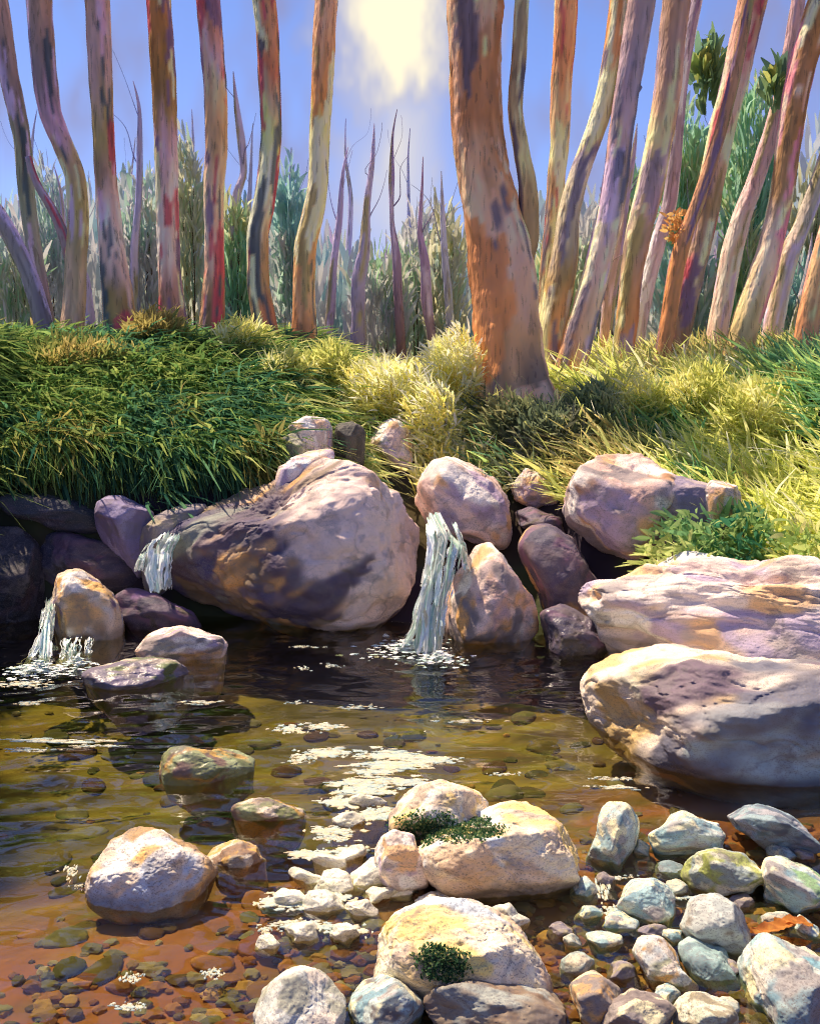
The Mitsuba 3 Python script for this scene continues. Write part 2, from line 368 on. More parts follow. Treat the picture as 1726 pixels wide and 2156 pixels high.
rock('l11', 'rock', 'orange and pink rock with a dark hollow beside the leftmost waterfall',
     [(105, 1235), (118, 1198), (165, 1195), (205, 1220), (235, 1250), (258, 1290), (245, 1325), (190, 1340), (130, 1330), (105, 1290)], 5.05, 0.18, GOLD + [((112, 96, 122), 1.2), (222, 172, 110)], sub=5, freq=2.0)
rock('l12', 'rock', 'low flat rock with a speckled pinkish top at the dark water\'s edge',
     [(285, 1365), (320, 1330), (375, 1315), (430, 1325), (470, 1345), (478, 1370), (455, 1405), (380, 1412), (310, 1400)], 4.72, 0.20, PINK + [((160, 152, 140), 1.2)], sub=5)
rock('l13', 'rock', 'low wet rock with a mossy green end and purple side', ell(290, 1425, 118, 44, 4), 4.40, 0.20, [((128, 118, 140), 1.2), (96, 110, 66), (196, 180, 160), ((112, 104, 120), 1.1)], sub=5, bsdf='wet_rock')
rock('l14', 'rock', 'smooth lavender stone under the overhanging grass of the bank', ell(262, 1085, 62, 40, 15), 5.38, 0.16, [(150, 140, 172), (126, 116, 152), (112, 100, 128)], sub=4, rest=True)
rock('l15', 'rock', 'long purple slab slanting down to the water beneath the upper waterfall', [(240, 1250), (270, 1225), (330, 1250), (400, 1290), (440, 1330), (380, 1350), (300, 1330), (250, 1300)], 5.18, 0.18, DARKP + [((132, 100, 140), 1.2)], sub=4)
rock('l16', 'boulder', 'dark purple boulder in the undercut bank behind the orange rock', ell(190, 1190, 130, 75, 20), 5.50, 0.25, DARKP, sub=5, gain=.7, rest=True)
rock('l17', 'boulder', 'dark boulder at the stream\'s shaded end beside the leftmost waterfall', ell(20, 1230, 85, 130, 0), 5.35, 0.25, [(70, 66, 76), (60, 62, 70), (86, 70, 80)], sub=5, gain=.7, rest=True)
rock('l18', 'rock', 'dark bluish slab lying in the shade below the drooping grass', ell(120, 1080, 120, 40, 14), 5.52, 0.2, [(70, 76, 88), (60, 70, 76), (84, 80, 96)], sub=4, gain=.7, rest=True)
rock('l19', 'rock', 'grey rock over which the upper waterfall spills beside the huge boulder', [(290, 1120), (330, 1085), (390, 1062), (440, 1060), (430, 1095), (380, 1130), (330, 1150), (295, 1150)], 5.35, 0.14, GREYP, sub=4, rest=True)
rock('s15', 'rock', 'oval olive-green rock with an orange end lying in the dark pool',
     [(335, 1625), (345, 1585), (380, 1562), (430, 1575), (500, 1585), (540, 1605), (530, 1640), (470, 1665), (390, 1668), (345, 1655)], 3.42, 0.14, OLIVE, sub=5, bsdf='wet_rock')
rock('s16', 'rock', 'small oval grey-olive rock with a white right end in shallow water', ell(562, 1712, 80, 36, 8), 3.10, 0.10, OLIVE + [((210, 196, 176), 1.1)], sub=5)
rock('s17', 'boulder', 'rounded cream boulder with a bluish white face and golden base in shallow water',
     [(182, 1850), (205, 1800), (240, 1762), (295, 1745), (350, 1755), (400, 1790), (440, 1825), (460, 1850), (440, 1900), (390, 1940), (300, 1955), (220, 1920), (190, 1890)], 2.68, 0.19, GOLD, stroke=50, sub=6, freq=1.7, facets=9)
rock('s18', 'rock', 'small brown and golden rock next to the rounded cream boulder',
     [(435, 1800), (455, 1775), (500, 1768), (545, 1785), (580, 1815), (565, 1850), (510, 1868), (460, 1850)], 2.83, 0.09, [((206, 196, 176), 1.1), ((140, 112, 90), 1.2), (206, 164, 92), (170, 160, 140)], sub=5)
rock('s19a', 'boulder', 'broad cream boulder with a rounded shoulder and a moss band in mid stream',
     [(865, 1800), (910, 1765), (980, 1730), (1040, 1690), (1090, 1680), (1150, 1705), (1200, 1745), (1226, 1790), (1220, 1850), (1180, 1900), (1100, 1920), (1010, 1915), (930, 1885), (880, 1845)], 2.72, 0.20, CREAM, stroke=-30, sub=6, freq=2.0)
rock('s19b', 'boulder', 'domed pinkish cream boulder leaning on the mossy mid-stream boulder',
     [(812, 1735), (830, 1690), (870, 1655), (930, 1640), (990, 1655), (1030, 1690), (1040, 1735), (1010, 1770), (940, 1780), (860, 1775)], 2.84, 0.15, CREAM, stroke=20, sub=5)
rock('s19c', 'rock', 'triangular pale rock at the streamward foot of the mossy mid-stream boulder',
     [(772, 1810), (800, 1765), (830, 1738), (870, 1760), (905, 1810), (900, 1850), (840, 1865), (785, 1845)], 2.68, 0.11, PALE, sub=5)
rock('s20', 'boulder', 'domed cream boulder with a yellow crown and dark moss spot in the shallows',
     [(782, 2010), (800, 1965), (850, 1925), (910, 1900), (980, 1898), (1050, 1925), (1100, 1965), (1140, 2010), (1165, 2065), (1150, 2110), (1050, 2130), (920, 2125), (820, 2100), (785, 2060)], 2.27, 0.18, CREAM + [((228, 206, 130), 1.0)], stroke=-25, sub=6, freq=1.8, facets=6, hmin=.86, flat=2.2)
rock('s20b', 'rock', 'flat grey-brown rock under the front of the yellow-crowned boulder', [(890, 2080), (960, 2060), (1080, 2060), (1170, 2075), (1195, 2120), (1180, 2200), (1000, 2210), (890, 2190)], 2.12, 0.14, [((128, 108, 90), 1.3), ((148, 132, 112), 1.1), (156, 160, 152), (112, 100, 92)], sub=5)
rock('s20c', 'rock', 'blue-grey rock at the foot of the yellow-crowned boulder', ell(815, 2125, 78, 72), 2.14, 0.13, TEAL + [(110, 100, 96)], sub=5)
rock('s21', 'boulder', 'smooth rounded grey-green boulder with a pale ridge cut by the bottom edge',
     [(522, 2140), (550, 2090), (590, 2055), (640, 2040), (690, 2062), (725, 2105), (745, 2160), (740, 2240), (640, 2270), (540, 2240)], 2.10, 0.14, [((214, 212, 200), 1.3), ((168, 168, 150), 1.2), (186, 190, 184), (226, 214, 196)], sub=5)
cluster = [
    ('teal rock capped with pale yellow beside the mossy mid-stream boulder', [(1240, 1800), (1255, 1745), (1275, 1700), (1310, 1697), (1340, 1730), (1335, 1790), (1310, 1850), (1260, 1850), (1240, 1830)], 2.85, .10, TEAL),
    ('angular grey-teal rock with a cream yellow face, second in the upper row of small rocks', [(1372, 1760), (1395, 1710), (1440, 1703), (1500, 1725), (1545, 1750), (1520, 1790), (1450, 1810), (1390, 1810)], 2.88, .10, TEAL),
    ('long flat blue-teal rock at the edge of the deep shade', [(1505, 1725), (1560, 1700), (1630, 1705), (1700, 1735), (1715, 1770), (1650, 1800), (1580, 1780)], 2.92, .12, [(112, 134, 142), (140, 160, 164), (96, 108, 122), (160, 160, 164)]),
    ('rounded rock with a bright moss-green face among the teal rocks', [(1440, 1850), (1465, 1800), (1500, 1783), (1560, 1795), (1605, 1840), (1600, 1885), (1530, 1890), (1460, 1880)], 2.66, .10, [((160, 168, 100), 1.3), (206, 204, 180), ((140, 152, 150), 1.1), (150, 158, 84)]),
    ('white and teal rock with a green top by the picture\'s edge', [(1585, 1850), (1600, 1818), (1650, 1812), (1705, 1820), (1740, 1860), (1735, 1905), (1680, 1930), (1620, 1900)], 2.60, .10, TEAL + [((226, 220, 206), 1.2), (136, 168, 124)]),
    ('low teal rock with a lemon patch just right of the mossy mid-stream boulder', ell(1355, 1895, 62, 44, 5), 2.56, .09, TEAL),
    ('blocky light grey rock with a brown side above the orange leaf', [(1430, 1945), (1445, 1905), (1500, 1893), (1560, 1915), (1595, 1955), (1585, 2005), (1530, 2030), (1460, 2010), (1435, 1980)], 2.42, .10, [((190, 194, 184), 1.3), (156, 146, 130), ((172, 178, 172), 1.1)]),
    ('elongated cream and ochre rock lying aslant in the shallows', [(1335, 2020), (1350, 1988), (1390, 1985), (1430, 2020), (1470, 2070), (1478, 2105), (1440, 2112), (1380, 2080)], 2.28, .08, [((228, 214, 196), 1.3), (206, 160, 96), ((206, 212, 206), 1.2), (170, 170, 140)]),
    ('pointed teal rock pressed against the elongated cream rock', [(1430, 2010), (1460, 1985), (1520, 2005), (1555, 2060), (1560, 2110), (1520, 2125), (1470, 2090)], 2.30, .09, [(140, 166, 164), (166, 186, 180), (112, 132, 136)]),
    ('large white and teal boulder at the bottom corner of the rock cluster', [(1545, 2050), (1570, 2000), (1630, 1985), (1720, 1990), (1790, 2030), (1800, 2120), (1740, 2200), (1640, 2200), (1580, 2130)], 2.20, .14, TEAL + [((232, 224, 206), 1.3), (120, 160, 170)]),
    ('small ochre-topped rock at the bottom edge beside the grey-brown flat rock', ell(1250, 2110, 52, 56), 2.13, .08, [((206, 160, 96), 1.1), (214, 200, 160), ((140, 128, 122), 1.2)]),
    ('grey-brown rounded rock at the bottom edge with a pale yellow rim', ell(1345, 2140, 75, 50), 2.06, .08, [((150, 140, 134), 1.2), (214, 204, 164), (128, 116, 112)]),
    ('small greenish cream rock cut by the bottom edge below the aslant rock', ell(1482, 2146, 62, 48), 2.05, .08, [((206, 204, 180), 1.2), (150, 140, 116), (186, 190, 166)]),
    ('small bluish stone between the cream-faced rock and the moss-green rock', ell(1408, 1838, 36, 22), 2.76, .05, [(120, 140, 144), (144, 160, 160)]),
]
for i, (lab, poly, dep, th, pal) in enumerate(cluster):
    poly = np.asarray(poly, float); poly = (poly - poly.mean(0)) * 1.13 + poly.mean(0)
    rock(f'c{i}', 'rock', lab, poly, dep, th * 1.1, pal, facets=16, hmin=.62, lump=.06, sub=5 if i not in (10, 13) else 4, stroke=[-40, 20, -20, 30][i % 4])
pale = [(690, 1815, 46, 17), (735, 1800, 38, 15), (650, 1850, 40, 15), (775, 1850, 52, 30), (700, 1865, 44, 22), (610, 1893, 52, 18), (690, 1905, 46, 26), (800, 1885, 38, 20), (840, 1875, 40, 17), (905, 1895, 34, 17),
        (640, 1965, 48, 18), (720, 1970, 34, 17), (765, 1915, 36, 20), (560, 1985, 32, 14), (870, 1930, 46, 18), (1075, 1935, 42, 20), (735, 1730, 38, 15), (770, 1690, 42, 17), (930, 1880, 30, 12)]
for i, (cx, cy, rx, ry) in enumerate(pale):
    d = W(cy)
    rock(f'p{i}', 'pebble', 'pale wet pebble breaking the shallow water between the cream boulders', ell(cx, cy, rx, ry * 1.25, random.Random(i).uniform(-25, 25), 10, .3), d, 0.045,
         [((242, 238, 218), 1.3), ((230, 226, 200), 1.2), (206, 206, 190), (244, 238, 204)], group='pale wet pebbles in the shallow riffle', sub=4, bsdf='wet_rock', gain=1.0, hmin=.6)

# stones of the bed, seen through the water: pieces of the bed
rng = np.random.default_rng(77)
BEDPAL = [[(164, 108, 76), (146, 96, 68)], [(190, 140, 98), (172, 122, 84)], [(128, 120, 66), (106, 100, 56)], [(150, 150, 116), (128, 130, 96)], [(190, 146, 72), (160, 120, 62)], [(110, 84, 66), (96, 76, 60)], [(100, 104, 70), (84, 92, 60)]]
VAR = []
for k in range(6):
    d, f = sphere(2)
    VAR.append((d * (1 + 0.5 * (meshkit.fbm(d * 1.5, 3, 300 + k)[:, None] - 0.5)), f))
FLECK = []
for k in range(8):
    d, f = sphere(2)
    FLECK.append((d * (1 + 1.9 * (meshkit.fbm(d * np.array([2.2, 2.2, .2]), 3, 400 + k)[:, None] - 0.5)), f))
n_bed = 0
while n_bed < 190:
    y = rng.uniform(1.75, 4.6); x = rng.uniform(-1, 1) * (0.36 * y + .1)
    r = rng.uniform(0.018, 0.046) * (0.75 + 0.12 * y)
    d, f = VAR[rng.integers(6)]
    a = rng.uniform(0, 6.28)
    e = d * np.array([r * rng.uniform(1.1, 1.9), r, r * rng.uniform(.3, .55)])
    P = np.stack([e[:, 0] * math.cos(a) - e[:, 1] * math.sin(a), e[:, 0] * math.sin(a) + e[:, 1] * math.cos(a), e[:, 2]], -1) + np.array([x, y, float(bed_z(np.array(x), np.array(y))) + r * .12])
    far = y > 3.2 + 0.3 * x
    pal = BEDPAL[rng.choice([2, 5, 6, 3]) if far or (x < -.55 and rng.random() < .5) else rng.choice([0, 1, 1, 0, 4, 2, 3])]
    part('stone', 'stream_bed', P, f, patches(P, pal, 12, n_bed) * .8, 'soil')
    n_bed += 1


rng = np.random.default_rng(177)
V = []
ICO = trimesh.creation.icosphere(subdivisions=1)
iv, if_ = np.array(ICO.vertices), np.array(ICO.faces)
for k in range(7500):
    y = rng.uniform(1.7, 4.9); x = rng.uniform(-1, 1) * (0.37 * y + .1)
    if rng.random() < .30 + .68 * float(sstep(2.3, 2.9, y - .35 * x)):
        continue
    r = rng.uniform(.006, .022)
    e = iv * (1 + rng.uniform(-.25, .25, (len(iv), 1))) * np.array([r * rng.uniform(.9, 1.7), r, r * .6])
    c = [(150, 104, 72), (176, 128, 88), (132, 124, 74), (150, 150, 124), (196, 160, 104), (116, 100, 80), (180, 172, 150)][rng.integers(7)]
    V.append((e + np.array([x, y, float(bed_z(np.array(x), np.array(y))) + r * .3]), if_, np.tile(lin(c) * rng.uniform(.6, 1.1), (len(iv), 1))))
o, VV, FF, CC = 0, [], [], []
for v, f, c in V:
    VV.append(v); FF.append(f + o); CC.append(c); o += len(v)
part('gravel', 'stream_bed', np.vstack(VV), np.vstack(FF), np.vstack(CC), 'soil', smooth=False)
labels['stream_bed__gravel'] = {'kind': 'stuff'}
SM = [(1232, 1880, 34, 22), (1275, 1855, 24, 16), (1390, 1925, 38, 22), (1300, 1945, 40, 20), (1370, 1968, 36, 18), (1425, 1875, 26, 16), (1645, 1800, 34, 18), (1560, 1905, 34, 20), (1630, 1940, 40, 16), (1270, 1985, 40, 20), (1310, 2050, 36, 26), (1215, 2040, 36, 22),
      (1420, 1975, 30, 18), (1540, 2040, 26, 18), (1600, 1990, 30, 14), (1700, 1960, 34, 20), (1690, 1800, 30, 14), (1350, 1790, 22, 16), (1240, 1925, 30, 14), (1180, 1960, 32, 16), (1530, 2130, 30, 24), (1400, 2100, 30, 20), (1480, 1800, 24, 14), (1205, 1985, 26, 14)]
for i, (cx, cy, rx, ry) in enumerate(SM):
    rock(f'm{i}', 'stone', 'small blue-grey stone packed between the larger rocks of the shallows', ell(cx, cy, rx, ry * 1.3, random.Random(i).uniform(-30, 30), 10, .22), W(cy) + .02, .055,
         [TEAL, GREYP, [(150, 166, 160), (186, 190, 176), (206, 196, 170)]][i % 3], cat='stone', group='small stones packed between the larger rocks of the shallows', sub=4)


# ------------------------------------------------------------------ tubes: trunks, branches, strands
def tube(path, radii, sides=18, seed=0, wob=0.10, fr=9.0, n=60, rough=0.07, butt=0.0):
    path, radii = np.asarray(path, float), np.asarray(radii, float)
    s = np.concatenate([[0], np.cumsum(np.linalg.norm(np.diff(path, axis=0), axis=1))])
    from scipy.interpolate import PchipInterpolator
    tt = np.linspace(0, s[-1], n)
    p = PchipInterpolator(s, path)(tt)
    r = PchipInterpolator(s, radii)(tt)
    t = np.gradient(p, axis=0); t /= np.linalg.norm(t, axis=1, keepdims=True)
    ref = np.array([0, 1.0, 0])
    a = np.cross(t, ref); a /= np.linalg.norm(a, axis=1, keepdims=True) + 1e-9
    b = np.cross(t, a)
    ang = np.arange(sides) * 2 * np.pi / sides
    ring = np.cos(ang)[None, :, None] * a[:, None] + np.sin(ang)[None, :, None] * b[:, None]
    base = p[:, None] + ring * r[:, None, None]
    q = np.stack([np.broadcast_to(np.cos(ang) * 1.3, (n, sides)), np.broadcast_to(np.sin(ang) * 1.3, (n, sides)), np.broadcast_to((tt * fr / 9)[:, None] * 2.2, (n, sides))], -1)
    q2 = np.stack([np.broadcast_to(np.cos(ang) * 3.5, (n, sides)), np.broadcast_to(np.sin(ang) * 3.5, (n, sides)), np.broadcast_to((tt * fr / 9)[:, None] * 9, (n, sides))], -1)
    k = 1 + wob * 2 * (meshkit.fbm(q, 3, seed) - 0.5) + rough * 2 * (meshkit.fbm(q2, 3, seed + 9) - .5)
    if butt:
        k = k + butt * np.clip(np.cos(2.5 * ang + .6), 0, 1)[None] ** 2 * np.exp(-np.clip(tt - .12, 0, None) / .22)[:, None]
    v = p[:, None] + ring * (r[:, None] * k)[..., None]
    i, j = np.meshgrid(np.arange(n - 1), np.arange(sides), indexing='ij')
    f = np.stack([i * sides + j, i * sides + (j + 1) % sides, (i + 1) * sides + (j + 1) % sides, (i + 1) * sides + j], -1).reshape(-1, 4)
    v = np.vstack([v.reshape(-1, 3), p[0], p[-1]])
    f = np.vstack([f[:, [0, 1, 2]], f[:, [0, 2, 3]]])
    j = np.arange(sides); top = (n - 1) * sides
    f = np.vstack([f, np.stack([(j + 1) % sides, j, j * 0 + n * sides], 1), np.stack([top + j, top + (j + 1) % sides, j * 0 + n * sides + 1], 1)])
    if np.einsum('ij,ij->i', np.cross(v[f[:, 1]] - v[f[:, 0]], v[f[:, 2]] - v[f[:, 0]]), v[f].mean(1) - p.mean(0)).sum() < 0 and False:
        f = f[:, ::-1]
    h = np.concatenate([np.repeat(tt, sides), [0, tt[-1]]])
    an = np.concatenate([np.tile(ang, n), [0, 0]])
    return v, f, h, an


def bark_color(h, an, stops_h, stops_c, accents, seed):
    """bark: base tones that change along the trunk, with long narrow dabs of the accent colours"""
    base = np.stack([np.interp(h, stops_h, stops_c[:, k]) for k in range(3)], -1)
    q = np.stack([np.cos(an) * 1.1, np.sin(an) * 1.1, h * 1.5], -1)
    hh = h + 0.5 * (meshkit.fbm(q * 2, 2, seed + 50) - 0.5)
    base = np.stack([np.interp(hh, stops_h, stops_c[:, k]) for k in range(3)], -1)
    for i, (c, amount) in enumerate(accents):
        m = sstep(0.0, 0.03, meshkit.fbm(q + i * 11.3, 4, seed + i * 3) - (0.66 - 0.18 * amount)) * .85
        base = base * (1 - m[:, None]) + lin(c) * m[:, None]
    grey = base.mean(1, keepdims=True) * np.array([1.06, .98, .96])
    base = base * .82 + grey * .18
    st = meshkit.fbm(np.stack([np.cos(an) * 7, np.sin(an) * 7, h * 3.5], -1), 3, seed + 77)
    return base * (0.55 + 0.9 * st)[:, None]


def limb_from_pixels(pts, depth, tilt=0.0, top=None, base_z=None):
    """pts: (px, py, width) from the top of the frame down. Returns the path from the ground up"""
    P, R = [], []
    y0 = pts[-1][1]
    for (px, py, w) in pts:
        d = depth + tilt * (y0 - py) / 1000.0
        p = at(px, py, d)
        q = p - np.array([0, 0, EYE])
        P.append(p); R.append(0.5 * w * (q[1] * cp - q[2] * sp) / FOCAL)
    P, R = P[::-1], R[::-1]
    if base_z is not None:
        g = P[0].copy(); g[2] = min(base_z - 0.06, g[2] - 0.02)
        if P[0][2] - g[2] > 0.03:
            P.insert(0, g); R.insert(0, R[0] * 1.12)
    if top:
        t = P[-1] - P[-2]; t = t / np.linalg.norm(t)
        t = t * .55 + np.array([0, 0, .45]); t /= np.linalg.norm(t)
        r = R[-1]
        for k in range(1, 5):
            P.append(P[-1] + t * (top / 4) + np.array([0.06 * math.sin(k * 2.1 + pts[0][0]), 0.06 * math.cos(k * 1.7 + pts[0][0]), 0]))
            R.append(r * (1 - 0.13 * k))
    return np.array(P), np.array(R)


_tree = [0]
BARKGAIN = 1.9


def add_limb(name, parent, pts, depth, stops, accents, top=None, ground=False, tilt=0.0, sides=18, n=70, wob=.10, butt=0.0):
    _tree[0] += 1
    bz = None
    if ground:
        b = at(pts[-1][0], pts[-1][1], depth)
        bz = float(ground_z(b[0], b[1]))
    P, R = limb_from_pixels(pts, depth, tilt, top, bz)
    v, f, h, an = tube(P, R, sides=sides, seed=_tree[0] * 5, n=n, wob=wob, butt=butt)
    # stops are given by picture height; turn them into length along the limb
    px, py = pix(P)
    s = np.concatenate([[0], np.cumsum(np.linalg.norm(np.diff(P, axis=0), axis=1))])
    o = np.argsort(py)
    sh = np.array([np.interp(y, py[o], s[o]) for y, c in stops]); sc = np.array([lin(c) for y, c in stops])
    k = np.argsort(sh)
    col = bark_color(h, an, sh[k], sc[k], accents, _tree[0] * 17) * BARKGAIN
    part(name, parent, v, f, col * np.array([1.02, 1.0, .93]), 'bark')
    return P, R


